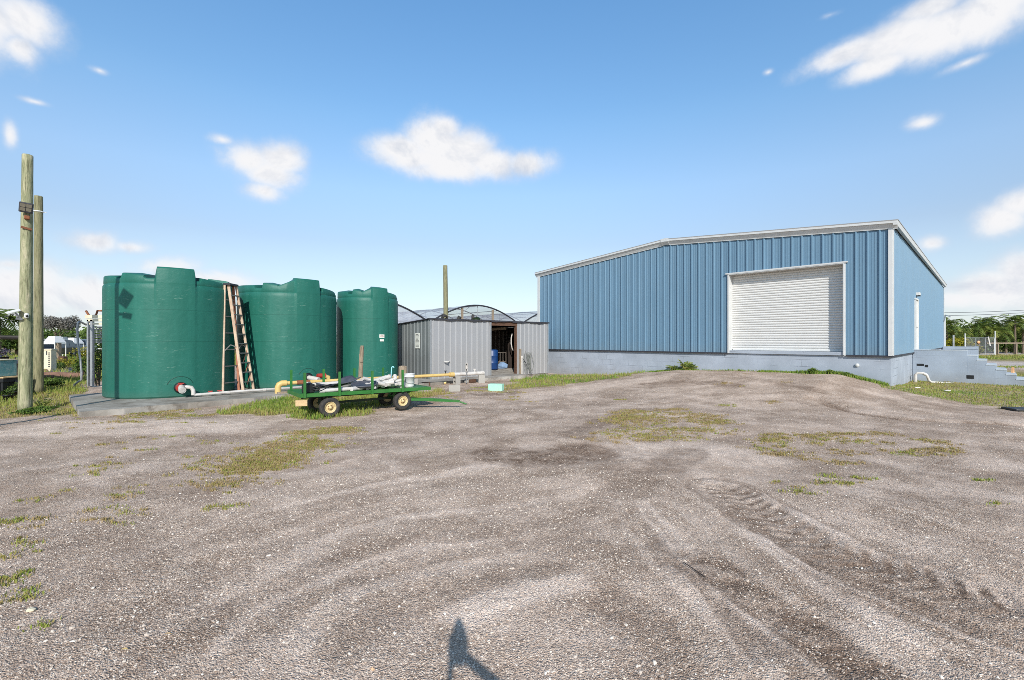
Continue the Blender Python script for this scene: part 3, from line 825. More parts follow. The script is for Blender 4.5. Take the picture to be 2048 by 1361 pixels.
# narrow strip of grass at the foot of the plinth
tt = RNG.uniform(.05, 8.2, 9000); nn = np.abs(RNG.normal(0, .14, 9000))+.06
x = BC[0]+BD[0]*tt+BN[0]*nn; y = BC[1]+BD[1]*tt+BN[1]*nn
k = RNG.uniform(0, 1, len(x)) < sstep(.38, .62, fbm(tt*.9, nn*.2, 51, 3))*.9+.1; x, y, tt = x[k], y[k], tt[k]
blades('grass', x, y, RNG.uniform(.02, .09, len(x))*np.where(tt < 2.6, 1.5, 1), RNG.uniform(.005, .009, len(x)), np.clip(.2+RNG.normal(0, .1, len(x)), 0, 1), 'thin line of green grass along the foot of the grey plinth')
x = []; y = []; d = []
for (wx, wy, rx, ry, amt, dry) in WEEDS:
    nc = int(max(2, min(26, 11*amt*rx*ry*PI/.06)))          # little tufts with bare gravel between them
    ra = RNG.uniform(0, 1.5, nc)**.75; aa = RNG.uniform(0, 2*PI, nc); cx_, cy_ = wx+ra*np.cos(aa)*rx, wy+ra*np.sin(aa)*ry
    nb = 20; cs = RNG.uniform(.012, .042, nc).repeat(nb)
    x.append(cx_.repeat(nb)+RNG.normal(0, 1, nc*nb)*cs*1.3); y.append(cy_.repeat(nb)+RNG.normal(0, 1, nc*nb)*cs*.8); d.append(np.clip(dry+RNG.normal(0, .2, nc), 0, 1).repeat(nb))
x = np.concatenate(x); y = np.concatenate(y); d = np.concatenate(d)
blades('weeds', x, y, RNG.uniform(.010, .036, len(x)), RNG.uniform(.003, .006, len(x)), d*.75+.40, 'sparse yellow green weeds creeping over the gravel yard', 'weeds', lean=.9)
x, y = scatter_poly(POLY_FAR0+[], 26000)
blades('grass', x, y, RNG.uniform(.05, .12, len(x)), RNG.uniform(.012, .02, len(x)), np.clip(.4+RNG.normal(0, .12, len(x)), 0, 1), 'strip of grass behind the steps before the pale drive')
x, y = scatter_poly(POLY_FAR, 30000, ((15, 30), (60, 50)))
blades('grass', x, y, RNG.uniform(.05, .16, len(x)), RNG.uniform(.015, .03, len(x)), np.clip(.5+(.5-fbm(x*.3, y*.3, 19, 3))*1.2, 0, 1), 'grass verge between the two pale drives at right')
# ================================================================== CAMERA, SUN, SKY
cam_d = bpy.data.cameras.new('camera'); cam = bpy.data.objects.new('camera', cam_d); COL.objects.link(cam)
cam.location = (0, 0, EYE); cam.rotation_euler = (PI/2, 0, 0)
cam_d.sensor_width = 36; cam_d.lens = 36*FPX/2048; cam_d.clip_start = .05; cam_d.clip_end = 5000
SC.camera = cam
SUN_EL = R(32.2); SAZ = (0.112, -0.994)
sun_vec = Vector((SAZ[0]*math.cos(SUN_EL), SAZ[1]*math.cos(SUN_EL), math.sin(SUN_EL))).normalized()
sd = bpy.data.lights.new('sun', 'SUN'); sd.energy = 4.4; sd.angle = R(.53); sd.color = (1, .955, .89)
so = bpy.data.objects.new('sun', sd); COL.objects.link(so)
so.rotation_euler = sun_vec.to_track_quat('Z', 'Y').to_euler(); so.location = (5, -20, 20)

def make_world():
    w = bpy.data.worlds.new('World'); SC.world = w; w.use_nodes = True
    nt = NT(w.node_tree); nt.n.clear()
    out = nt.new('ShaderNodeOutputWorld')
    sky = nt.new('ShaderNodeTexSky'); sky.sky_type = 'NISHITA'; sky.sun_disc = False
    sky.sun_elevation = SUN_EL; sky.sun_rotation = math.atan2(SAZ[0], SAZ[1])
    sky.air_density = 1.0; sky.dust_density = .45; sky.ozone_density = 1.6; sky.altitude = 0
    tc = nt.new('ShaderNodeTexCoord'); d = tc.outputs['Generated']
    # clouds, each a noisy ellipse in the direction where it stands in the sky
    CL = [(870, 285, 70, 52, 0, 0), (800, 300, 78, 34, 0, 0), (845, 318, 110, 30, 0, .03), (930, 300, 72, 46, 8, 0), (900, 335, 110, 30, 0, .02), (985, 325, 80, 36, 0, .02), (1050, 326, 66, 30, 0, .05), (890, 255, 40, 26, 0, .1),
          (500, 325, 70, 42, 0, .12), (560, 320, 66, 44, 20, .10), (535, 345, 80, 44, 0, .12), (525, 382, 56, 30, 0, .22), (445, 280, 44, 20, 0, .52),
          (40, 40, 84, 62, 0, .02), (35, 95, 52, 44, 0, .10), (-20, 40, 90, 90, 0, 0), (20, 270, 24, 44, 0, .5),
          (1790, 80, 110, 50, 4, .0), (1690, 108, 120, 34, 6, .10), (1750, 132, 90, 32, 6, .08), (1880, 68, 110, 54, 6, .0), (1980, 25, 120, 66, 4, 0), (1860, 15, 110, 36, 0, .2), (1930, 127, 84, 20, 8, .6),
          (1847, 246, 60, 27, 0, .36), (1537, 145, 20, 14, 0, .6), (190, 484, 84, 30, 0, .24), (260, 495, 66, 22, 0, .34),
          (2000, 440, 76, 44, 0, .08), (2040, 410, 70, 40, 0, .1), (1862, 488, 56, 28, 0, .42), (1985, 580, 120, 56, 0, .14), (2050, 540, 90, 60, 0, .15), (1920, 600, 90, 30, 0, .3),
          (40, 580, 190, 72, 0, .08), (180, 590, 150, 56, 0, .14), (300, 600, 200, 50, 0, .3), (330, 535, 110, 32, 8, .34), (440, 560, 170, 34, 0, .42), (200, 142, 30, 14, 0, .62), (70, 204, 60, 14, 0, .68),
          (20, 530, 80, 26, 0, .42), (1660, 30, 60, 20, 0, .75), (-400, 250, 260, 90, 0, .05), (2600, 330, 240, 90, 0, .05)]
    n1 = nt.noise(d, 7, 7, .6, .35); n2 = nt.noise(d, 26, 6, .6)
    low = None
    for (px, py, a, b, tilt, off) in CL:
        def D(x, y): return Vector((x-1024, FPX, 680.5-y)).normalized()
        c = D(px, py)
        hw = (D(px+a, py)-D(px-a, py)).length/2; hh = (D(px, py+b)-D(px, py-b)).length/2
        f = c; r = f.cross(Vector((0, 0, 1))).normalized(); u = r.cross(f)
        rt = Matrix((r, f, u)).transposed() @ Matrix.Rotation(R(-tilt), 3, 'Y')
        mp = nt.new('ShaderNodeMapping'); mp.vector_type = 'TEXTURE'
        mp.inputs['Location'].default_value = c; mp.inputs['Rotation'].default_value = rt.to_euler('XYZ'); mp.inputs['Scale'].default_value = (hw, .5, hh)
        nt.link(d, mp.inputs['Vector'])
        ln = nt.new('ShaderNodeVectorMath', operation='LENGTH'); nt.link(mp.outputs[0], ln.inputs[0])
        v = nt.math('ADD', ln.outputs['Value'], off) if off else ln.outputs['Value']
        if low is None: low = v
        else:
            sm = nt.new('ShaderNodeMath', operation='SMOOTH_MIN'); nt.link(low, sm.inputs[0]); nt.link(v, sm.inputs[1]); sm.inputs[2].default_value = .12; low = sm.outputs[0]
    e = nt.math('ADD', low, nt.math('MULTIPLY', nt.math('SUBTRACT', n1, .5), 1.25))
    e = nt.math('ADD', e, nt.math('MULTIPLY', nt.math('SUBTRACT', n2, .5), .6))
    e = nt.math('ADD', e, nt.math('MULTIPLY', nt.math('SUBTRACT', nt.noise(d, 80, 4, .6), .5), .14))
    dens = nt.ramp(e, [(0, g(0)), (1, g(0))]) if False else CURVE(nt, e)
    # pale haze towards the horizon
    sep = nt.new('ShaderNodeSeparateXYZ'); nt.link(d, sep.inputs[0])
    haze = nt.ramp(sep.outputs[2], [(0, g(.66)), (.08, g(.44)), (.22, g(.14)), (.45, g(0))])
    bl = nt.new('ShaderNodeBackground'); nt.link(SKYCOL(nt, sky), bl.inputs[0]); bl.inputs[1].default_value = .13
    bh = nt.new('ShaderNodeBackground'); bh.inputs[0].default_value = srgb(222, 234, 248); bh.inputs[1].default_value = .98
    bc = nt.new('ShaderNodeBackground'); bc.inputs[1].default_value = .97
    va = nt.new('ShaderNodeVectorMath', operation='ADD'); nt.link(d, va.inputs[0]); va.inputs[1].default_value = (0, 0, .022)
    up = nt.noise(va.outputs[0], 7, 7, .6, .35)                     # thicker cloud above = shaded
    sh = nt.math('ADD', nt.math('MULTIPLY', nt.math('SUBTRACT', up, n1), 2.2), .5)
    edge = nt.ramp(dens, [(.1, srgb(222, 230, 244)), (.7, srgb(250, 250, 252))])
    nt.link(nt.mix(nt.ramp(sh, [(.48, g(0)), (.85, g(.75))]), edge, srgb(206, 214, 228)), bc.inputs[0])
    m1 = nt.new('ShaderNodeMixShader'); nt.link(haze, m1.inputs[0]); nt.link(bl.outputs[0], m1.inputs[1]); nt.link(bh.outputs[0], m1.inputs[2])
    m2 = nt.new('ShaderNodeMixShader'); nt.link(dens, m2.inputs[0]); nt.link(m1.outputs[0], m2.inputs[1]); nt.link(bc.outputs[0], m2.inputs[2])
    nt.link(m2.outputs[0], out.inputs[0])
def CURVE(nt, e):
    m = nt.new('ShaderNodeMapRange'); m.interpolation_type = 'SMOOTHERSTEP'; nt.link(e, m.inputs[0])
    m.inputs[1].default_value = 1.46; m.inputs[2].default_value = .22; m.inputs[3].default_value = 0; m.inputs[4].default_value = 1
    return m.outputs[0]
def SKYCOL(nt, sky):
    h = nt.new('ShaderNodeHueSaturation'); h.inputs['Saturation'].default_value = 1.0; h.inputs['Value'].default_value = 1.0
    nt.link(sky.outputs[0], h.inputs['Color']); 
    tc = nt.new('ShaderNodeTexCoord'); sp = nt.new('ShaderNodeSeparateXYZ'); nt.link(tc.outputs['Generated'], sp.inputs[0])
    gn = nt.ramp(sp.outputs[2], [(0, (.52, .53, .54, 1)), (.2, (.58, .57, .57, 1)), (.3, (.70, .75, .75, 1)), (.42, (.68, .84, .86, 1)), (.60, (.62, .88, .97, 1)), (.78, (.20, .25, .28, 1)), (1, (.12, .15, .17, 1))])  # sky overhead, out of view, is darkened to weaken the ambient fill
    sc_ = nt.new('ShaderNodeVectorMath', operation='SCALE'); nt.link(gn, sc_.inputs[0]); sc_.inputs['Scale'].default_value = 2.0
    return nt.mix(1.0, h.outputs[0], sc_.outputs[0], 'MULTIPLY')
make_world()
SC.view_settings.view_transform = 'Standard'; SC.view_settings.look = 'None'; SC.view_settings.exposure = 0; SC.view_settings.gamma = 1
SC.render.film_transparent = False
SC.cycles.filter_width = .85; SC.cycles.use_denoising = False
SC.cycles.max_bounces = 5; SC.cycles.transparent_max_bounces = 16

# ================================================================== BLUE STEEL BUILDING
FL = 1.16; EAVE = 5.20; W = 15.0; DEP = 23.7; SL = .0825
def roofz(x): return EAVE+SL*min(-x, W+x) if -W <= x <= 0 else EAVE
DX0, DX1, DTOP, REC = -4.895, -1.203, 4.20, .30

def rib_profile(u0, u1, pitch, h=.04, minor=True, phase=0.0):
    """list of (u, offset) for a trapezoid-ribbed sheet between u0 and u1"""
    pts = []
    k = math.floor((u0-phase)/pitch)
    while phase+k*pitch < u1+pitch:
        b = phase+k*pitch
        pts += [(b, 0), (b+.016, h), (b+.050, h), (b+.074, 0)]
        if minor:
            for q in (.39, .65):
                c = b+.02+q*pitch
                pts += [(c-.012, 0), (c-.006, .006), (c+.006, .006), (c+.012, 0)]
        k += 1
    def off(u):
        for (a, b) in zip(pts[:-1], pts[1:]):
            if a[0] <= u <= b[0]: return a[1]+(b[1]-a[1])*((u-a[0])/max(1e-6, b[0]-a[0]))
        return 0
    return [(u0, off(u0))]+[p for p in pts if u0 < p[0] < u1]+[(u1, off(u1))]

bld = empty('metal_building', (BC[0], BC[1], 0), 'large blue ribbed steel warehouse with white roller door on a grey block plinth', 'building', BROT)
# front sheet
mb = MB(); prof = []
for a, b in ((-W, DX0), (DX0, DX1), (DX1, 0)):
    seg = rib_profile(a, b, .3048, phase=-W+.05)
    for (p, q) in zip(seg[:-1], seg[1:]):
        z0 = DTOP if (a == DX0) else FL
        mb.add([(p[0], -p[1], z0), (q[0], -q[1], z0), (q[0], -q[1], roofz(q[0])), (p[0], -p[1], roofz(p[0]))], [(0, 1, 2, 3)])
xs = -W/2
mb.build('front_wall', M['blue_sheet'], bld, recalc=False)
# side sheet with a cut-out for the personnel door
SD0, SD1, SDT = 6.15, 7.10, 3.30
mb = MB()
for a, b, hole in ((0, SD0, 0), (SD0, SD1, 1), (SD1, DEP, 0)):
    seg = rib_profile(a, b, .3048, phase=.1)
    for (p, q) in zip(seg[:-1], seg[1:]):
        z0 = SDT if hole else FL
        mb.add([(p[1], p[0], z0), (q[1], q[0], z0), (q[1], q[0], EAVE), (p[1], p[0], EAVE)], [(0, 1, 2, 3)])
mb.build('side_wall', M['blue_sheet_side'], bld, recalc=False)
mb = MB(); mb.add([(-W, 0, FL), (-W, DEP, FL), (-W, DEP, EAVE), (-W, 0, EAVE)], [(0, 1, 2, 3)])
mb.build('side_wall', M['blue_sheet_side'], bld, recalc=False)
mb = MB(); mb.add([(-W, DEP, FL), (0, DEP, FL), (0, DEP, EAVE), (-W/2, DEP, roofz(-W/2)), (-W, DEP, EAVE)], [(0, 1, 2, 3, 4)])
mb.build('back_wall', M['blue_sheet'], bld, recalc=False)
# plinth
mb = MB(); mb.box((-W/2, DEP/2+.02, (FL-1.2)/2-.002), (W-.04, DEP-.04, FL+1.2-.004))
mb.build('plinth', M['plinth'], bld)
mb = MB()
for a, b in ((-W, DX0-.06), (DX1+.06, .045)): mb.box(((a+b)/2, -.012, FL-.022), (b-a, .07, .05))
mb.box((.012, DEP/2, FL-.022), (.07, DEP-.2, .05))
mb.build('base_flashing', M['dark_trim'], bld)
# dock sill under the roller door
mb = MB(); mb.box(((DX0+DX1)/2, .17, FL+.035), (DX1-DX0-.02, .40, .11)); mb.build('door_sill', M['plinth'], bld)
# roller door: curtain (lath shaped), jambs, header
dr = empty('roller_door', (0, 0, 0), None, None); dr.parent = bld
mb = MB(); z = FL+.10; vs = []; nsl = int((DTOP-FL+.1)/.088); pr = []
for i in range(nsl+1):
    for (f, o) in ((0, 0), (.10, .018), (.28, .028), (.5, .032), (.72, .026), (.9, .009)): pr.append((z+(i+f)*.088, REC-o))
for (p, q) in zip(pr[:-1], pr[1:]):
    mb.add([(DX0+.02, p[1], p[0]), (DX1-.02, p[1], p[0]), (DX1-.02, q[1], q[0]), (DX0+.02, q[1], q[0])], [(0, 1, 2, 3)], True)
cur = mb.build('curtain', M['curtain'], dr, recalc=False)
mb = MB(); mb.box(((DX0+DX1)/2, REC-.035, FL+.13), (DX1-DX0-.1, .05, .07), bev=.01); mb.build('bottom_bar', M['white_paint'], dr)
for s, xx in ((-1, DX0), (1, DX1)):
    mb = MB(); mb.box((xx-s*.012, REC/2-.03, (FL+DTOP)/2), (.03, REC+.1, DTOP-FL+.02)); mb.box((xx+s*.018, -.045, (FL+DTOP)/2-.01), (.045, .03, DTOP-FL+.03))
    mb.build('door_jamb', M['fascia'], dr)
mb = MB(); mb.box(((DX0+DX1)/2, REC/2-.03, DTOP-.008), (DX1-DX0-.06, REC+.1, .026)); mb.box(((DX0+DX1)/2, -.055, DTOP+.025), (DX1-DX0+.20, .07, .045))
mb.build('door_header', M['fascia'], dr)
mb = MB(); mb.box(((DX0+DX1)/2, REC+.12, (FL+DTOP)/2+.1), (DX1-DX0+.2, .02, DTOP-FL+.4)); mb.build('door_backing', M['dark_trim'], dr)
# trims
mb = MB(); mb.box((-.02, -.046, (FL+EAVE)/2-.02), (.10, .03, EAVE-FL-.02)); mb.box((.046, .02, (FL+EAVE)/2-.02), (.03, .10, EAVE-FL-.02))
mb.build('corner_trim', M['fascia'], bld)
mb = MB(); mb.box((-W+.03, -.046, (FL+EAVE)/2-.02), (.16, .03, EAVE-FL-.02)); mb.build('corner_trim', M['fascia'], bld)
mb = MB(); mb.box((.046, DEP-.06, (FL+EAVE)/2-.02), (.03, .14, EAVE-FL-.02)); mb.build('corner_trim', M['fascia'], bld)
# roof planes
OV = .16
def rz(x): return EAVE+.14+SL*(W/2-abs(x+W/2))
for s in (-1, 1):
    xa, xb = (-W/2, OV) if s == 1 else (-W-OV, -W/2)
    mb = MB(); mb.prism([(xa, rz(xa)), (xb, rz(xb)), (xb, rz(xb)+.03), (xa, rz(xa)+.03)], -OV-.015, DEP+OV, 'y'); mb.build('roof', M['roof'], bld)
# rake trim: white drip edge over a sloped grey-white face
PRF = [(-OV, .155), (-OV-.012, .15), (-OV-.012, .06), (-OV+.025, .05), (-.052, -.085), (-.052, -.10), (-.035, -.10), (-.035, .155)]
for (xa, xb) in ((-W-OV, -W/2-.14), (-W/2+.14, OV)):
    mb = MB(); n = len(PRF)
    za, zb = EAVE+.01+SL*(W/2-abs(xa+W/2)), EAVE+.01+SL*(W/2-abs(xb+W/2))
    vs = [(xa, p[0], za+p[1]) for p in PRF]+[(xb, p[0], zb+p[1]) for p in PRF]
    mb.add(vs, [tuple(range(n)), tuple(reversed(range(n, 2*n)))]+[(i, (i+1) % n, (i+1) % n+n, i+n) for i in range(n)])
    mb.build('rake_trim', M['fascia'], bld)
mb = MB(); zr = EAVE+.01+SL*W/2
for (xa, xb) in ((-W/2-.17, -W/2), (-W/2, -W/2+.17)):
    za, zb = zr-abs(xa+W/2)*SL, zr-abs(xb+W/2)*SL
    P = [(-OV-.03, .175), (-OV-.03, .04), (-.06, -.09), (-.06, .175)]
    vs = [(xa, p[0], za+p[1]) for p in P]+[(xb, p[0], zb+p[1]) for p in P]
    mb.add(vs, [(0, 1, 2, 3), (7, 6, 5, 4)]+[(i, (i+1) % 4, (i+1) % 4+4, i+4) for i in range(4)])
mb.build('ridge_cap', M['fascia'], bld)
# eave gutter along the side
mb = MB(); mb.prism([(.055, EAVE+.01), (.15, EAVE-.005), (.17, EAVE+.13), (.055, EAVE+.13)], -OV-.01, DEP+OV+.02, 'y'); mb.build('gutter', M['fascia'], bld)
mb = MB(); mb.box((.165, DEP/2, EAVE+.150), (.03, DEP+2*OV, .022)); mb.build('gutter_lip', M['roof'], bld)
# far downspout
mb = MB(); mb.box((.10, DEP-.35, FL+1.02), (.09, .1, 2.1)); mb.tube([(.10, DEP-.35, FL+2.05), (.14, DEP-.4, FL+2.15), (.42, DEP-.7, FL+2.0)], .03, 8)
mb.build('downspout', M['white_paint'], bld)
# personnel door
dd = empty('side_door', (0, 0, 0), None, None); dd.parent = bld
mb = MB(); mb.box((.01, (SD0+SD1)/2, (FL+SDT)/2), (.05, SD1-SD0-.08, SDT-FL-.08), bev=.004); mb.build('door_leaf', M['white_paint'], dd)
mb = MB()
for yy in (SD0, SD1): mb.box((.035, yy, (FL+SDT)/2), (.09, .08, SDT-FL))
mb.box((.035, (SD0+SD1)/2, SDT+.03), (.09, SD1-SD0+.12, .06)); mb.build('door_frame', M['white_paint'], dd)
mb = MB(); mb.lathe([(0, 0), (.035, 0), (.035, .04), (.02, .07), (0, .07)], (.035, SD0+.16, FL+1.0), 12, Matrix.Rotation(PI/2, 3, 'Y')); mb.build('door_handle', M['steel'], dd)
lt = MB(); lt.box((.10, (SD0+SD1)/2, SDT+.24), (.14, .22, .12), bev=.02); lt = lt.build('wall_light', M['white_paint'], bld)
mb = MB(); mb.box((.11, (SD0+SD1)/2, SDT+.165), (.12, .18, .04)); mb.build('light_lens', M['black'], lt)
# white outlet box on the plinth
mb = MB(); mb.lathe([(0, 0), (.055, .0), (.06, .02), (.045, .035), (0, .04)], (-.86, .018, .83), 14, Matrix.Rotation(PI/2, 3, 'X')); mb.build('outlet_cover', M['white_paint'], bld)

# ------------------------------------------------------------------ block steps and landing beside the building
def bl(x, y, z=0):                       # building frame -> world
    c, s = math.cos(BROT), math.sin(BROT)
    return (BC[0]+x*c-y*s, BC[1]+x*s+y*c, z)
st = empty('block_steps', bl(0, 0), 'grey painted block steps with a walled landing beside the blue side wall', 'steps', BROT)
Y0, Y1 = 5.92, 7.5
mb = MB(); mb.box((.76, (Y0+Y1)/2, (1.04-.8)/2), (1.56, Y1-Y0-.02, 1.04+.8)); mb.build('landing', M['step_block'], st)
mb = MB(); m2 = MB(); m2.box((.775, Y0+.08, 1.256), (1.57, .21, .035), bev=.005); m2.build('coping', M['step_cap'], st); mb.box((.775, Y0+.08, 1.14), (1.55, .19, .21), bev=.006); mb.box((.775, Y0+.079, .12), (1.544, .184, 1.84)); mb.build('parapet', M['step_block'], st)
tops = [1.07, .90, .735, .57, .41, .245, .085]; tr = .245
for i, t in enumerate(tops):
    m2 = MB(); m2.box((1.545+i*tr+tr/2+.012, (Y0+Y1)/2-.002, t-.004), (tr+.036, Y1-Y0+.012, .045), bev=.006); m2.build('tread', M['step_cap'], st)
    mb = MB(); xa = 1.545+i*tr
    mb.box((xa+tr/2+.012, (Y0+Y1)/2-.004*i, (t-.8)/2), (tr+.024, Y1-Y0-.01*i, t+.8), bev=.006)
    mb.build('step', M['step_block'], st)
mb = MB(); mb.box((1.62, Y0-.006, .26), (.20, .02, .13)); mb.build('vent_hole', M['black'], st)
mb = MB(); mb.box((.40, Y0-.004, .62), (.10, .02, .10)); mb.box((.22, Y0-.004, .66), (.22, .02, .09)); mb.build('vent_hole', M['black'], st)
ld = empty('block_landing', bl(0, 0), 'low grey block landing wall at the far end of the blue side wall', 'landing', BROT)
mb = MB(); mb.box((.86, DEP-.7, .15), (1.6, 1.6, 1.9)); mb.box((.86, DEP-1.45, 1.16), (1.6, .16, .16)); mb.box((1.58, DEP-.7, 1.16), (.16, 1.36, .16)); mb.build('landing_wall', M['step_block'], ld)
# drain pipe on the grass
a = Vector(bl(.10, 5.2, .02)); 
pts = [bl(.14, 5.1, -.10), bl(.14, 5.1, .30), bl(.20, 5.12, .38), bl(.36, 5.18, .37), bl(.46, 5.22, .30), bl(.52, 5.24, .10), bl(.60, 5.26, .03), bl(1.18, 5.42, .01)]
mb = MB(); mb.tube(pts, .045, 12); mb.tube([pts[0], pts[1]], .054, 12)
mb.tube([pts[3], pts[4]], .054, 12)
tag(mb.build('drain_pipe', M['pvc']), 'white plastic drain pipe bending from the plinth corner onto the grass', 'pipe')
mb = MB(); p = bl(2.55, 6.6, .33)
M1 = MB(); M1.prism([(-.07, 0), (.07, 0), (.012, .34), (-.012, .34)], -.03, .03, 'y')
o = M1.build('marker_wedge', M['orange']); o.location = bl(2.72, 6.9, .30); o.rotation_euler = (0, .05, .4)
tag(o, 'upright pale orange wedge marker standing on the block steps', 'marker')
# ================================================================== WATER TANKS
def water_tank(cx, cy, rad, H, base, big, lugs, ramp, label, turn):
    """big = (a0, a1, h) of the high block; lugs = list of (a0, a1, h); angles in degrees seen from the yard, 0 = towards the yard camera side, + = to the right"""
    root = empty('water_tank', (cx, cy, base), label, 'tank', 0, 'green plastic water tanks in a row')
    face = math.atan2(-cy, -cx)
    def W_(a, a0, a1, s=2.2): return max(0, min(1, (a-a0)/s))*max(0, min(1, (a1-a)/s))
    bps = []
    for (a0, a1, h) in lugs+[big]: bps += [a0-.01, a0+2.2, a1-2.2, a1+.01]
    angs = sorted(set([round(x, 2) for x in np.arange(-180, 180, 3.0)]+[round(((b+180) % 360)-180, 2) for b in bps]))
    n = len(angs)
    def lug(a):
        h = 0
        for (a0, a1, hh) in lugs:
            for k in (-360, 0, 360): h = max(h, hh*W_(a+k, a0, a1)*(1-.28*max(0, min(1, (a+k-a0)/(a1-a0)))))
        return h
    def bigh(a): return big[2]*W_(a, big[0], big[1])
    def rmp(a): return ramp[2]*max(0, min(1, (a-ramp[0])/(ramp[1]-ramp[0]))) if ramp and ramp[0] <= a <= big[0]+2 else 0
    rows = []
    S = H
    def ring(fr, fz): rows.append([(fr(a), fz(a)) for a in angs])
    ring(lambda a: rad-.03, lambda a: 0); ring(lambda a: rad, lambda a: .04)
    for z in (.2*S, .4*S, .6*S, .75*S):
        gg = .004 if abs(z/S-.490) < .004 or abs(z/S-.765) < .004 else 0
        ring(lambda a, gg=gg: rad-gg+.010*(bigh(a) > .1), lambda a, z=z: z)
    ring(lambda a: rad+.022*(bigh(a) > .1), lambda a: S-.42)
    ring(lambda a: rad+.035*(bigh(a) > .1)-.0, lambda a: S-.16)
    ring(lambda a: rad+.035*(bigh(a) > .1)-.006, lambda a: S-.05)
    ring(lambda a: rad+.035*(bigh(a) > .1)-.030*(bigh(a) < .1)-.002, lambda a: S-.01)
    ring(lambda a: rad+.035*(bigh(a) > .1)-.022*(bigh(a) < .1)-.002, lambda a: S+.03)
    top = lambda a: max(.125, lug(a), bigh(a), rmp(a))
    ring(lambda a: rad+.03*(bigh(a) > .1)-.03, lambda a: S+max(0, top(a)-.05))
    ring(lambda a: rad+.02*(bigh(a) > .1)-.055, lambda a: S+max(.012, top(a)-.012))
    ring(lambda a: rad-.11, lambda a: S+max(.03, top(a)))
    ring(lambda a: rad*.62, lambda a: S+.1+max(0, top(a)-.04))
    ring(lambda a: rad*.58, lambda a: S+.14)
    ring(lambda a: rad*.34, lambda a: S+.2); ring(lambda a: rad*.3, lambda a: S+.26); ring(lambda a: rad*.05, lambda a: S+.28)
    vs = []; fs = []
    for row in rows:
        for a, (r, z) in zip(angs, row):
            t = face+R(a)+R(turn)
            vs.append((r*math.cos(t), r*math.sin(t), z))
    for i in range(len(rows)-1):
        for j in range(n): fs.append((i*n+j, i*n+(j+1) % n, (i+1)*n+(j+1) % n, (i+1)*n+j))
    fs.append(tuple(range((len(rows)-1)*n, len(rows)*n)))
    mb = MB(); mb.add(vs, fs, True)
    o = mb.build('tank_body', M['tank'], root)
    me = o.data
    try:
        bm = bmesh.new(); bm.from_mesh(me)
        for e in bm.edges:
            if len(e.link_faces) == 2 and e.calc_face_angle(0) > R(34): e.smooth = False
        bm.to_mesh(me); bm.free()
    except Exception as ex: print(ex)
    return root, face+R(turn)

def facedir(face, a): t = face+R(a); return Vector((math.cos(t), math.sin(t), 0))

LG1 = [(-96, -52, .26), (-47, -22, .27), (23, 52, .22), (58, 92, .25), (95, 130, .16), (150, 190, .2), (205, 250, .2)]
LG2 = [(-96, -38, .29), (-31, -10, .30), (41, 76, .24), (95, 130, .16), (150, 190, .2), (205, 250, .2)]
T1 = water_tank(-9.97, 13.38, 1.55, 3.05, .11, (-15, 20, .44), LG1, None, 'largest nearest green plastic water tank, leftmost with a pole shadow', 0)
T2 = water_tank(-7.80, 15.9, 1.56, 3.07, .11, (6, 38, .47), LG2, (-30, 6, .40), 'middle green plastic water tank right of the step ladder', 0)
T3 = water_tank(-5.73, 18.1, 1.157, 3.15, .11, (6, 40, .38), LG2, (-40, 6, .33), 'slim rightmost green plastic water tank with a white label', 0)

def outlet(tk, a, z, rad, r):
    """moulded collar around an outlet + bulkhead"""
    root, face = tk; d = facedir(face, a); side = Vector((-d.y, d.x, 0))
    mb = MB(); pts = []
    for k in range(13):
        t = R(20+k*140/12)
        off = r*1.5*math.cos(t); p = d*math.sqrt(max(.01, rad*rad-off*off))+side*off+Vector((0, 0, z+r*1.5*math.sin(t)))
        pts.append(p+d*.004)
    mb.tube(pts, .011, 6); mb.build('moulded_collar', M['tank_dark'], root)
    mb = MB(); q = d.to_track_quat('Z', 'Y').to_matrix()
    mb.lathe([(0, -.02), (r*.75, -.02), (r*.75, .03), (r*.5, .06), (0, .06)], d*rad+Vector((0, 0, z)), 16, q); mb.build('bulkhead', M['black'], root)
    return Vector(root.location)+d*rad+Vector((0, 0, z)), d
O1, D1 = outlet(T1, 6, .26, 1.55, .2)
O2, D2 = outlet(T2, 21, .32, 1.56, .2)

# white label on slim tank
root, face = T3; rad = 1.157; mb = MB(); cols = []
def decal(a, z0, z1, w, mat, name, lift):
    mb = MB(); k = 6; vs = []
    for i in range(k+1):
        d = facedir(face, a-w/2+w*i/k)*(rad+lift); vs += [(d.x, d.y, z0), (d.x, d.y, z1)]
    mb.add(vs, [(2*i, 2*i+2, 2*i+3, 2*i+1) for i in range(k)], True); return mb.build(name, mat, root)
lab = decal(25.5, 1.62, 1.75, 10, M['paper'], 'label', .016)
decal(25.5, 1.49, 1.57, 8, M['paper'], 'label', .016)
for (z0, z1, w) in ((1.712, 1.725, 6), (1.672, 1.68, 7), (1.65, 1.656, 5)):
    o = decal(25.5, z0, z1, w, M['ink_red'], 'label_print', .020); o.parent = lab; o.location = (0, 0, 0)

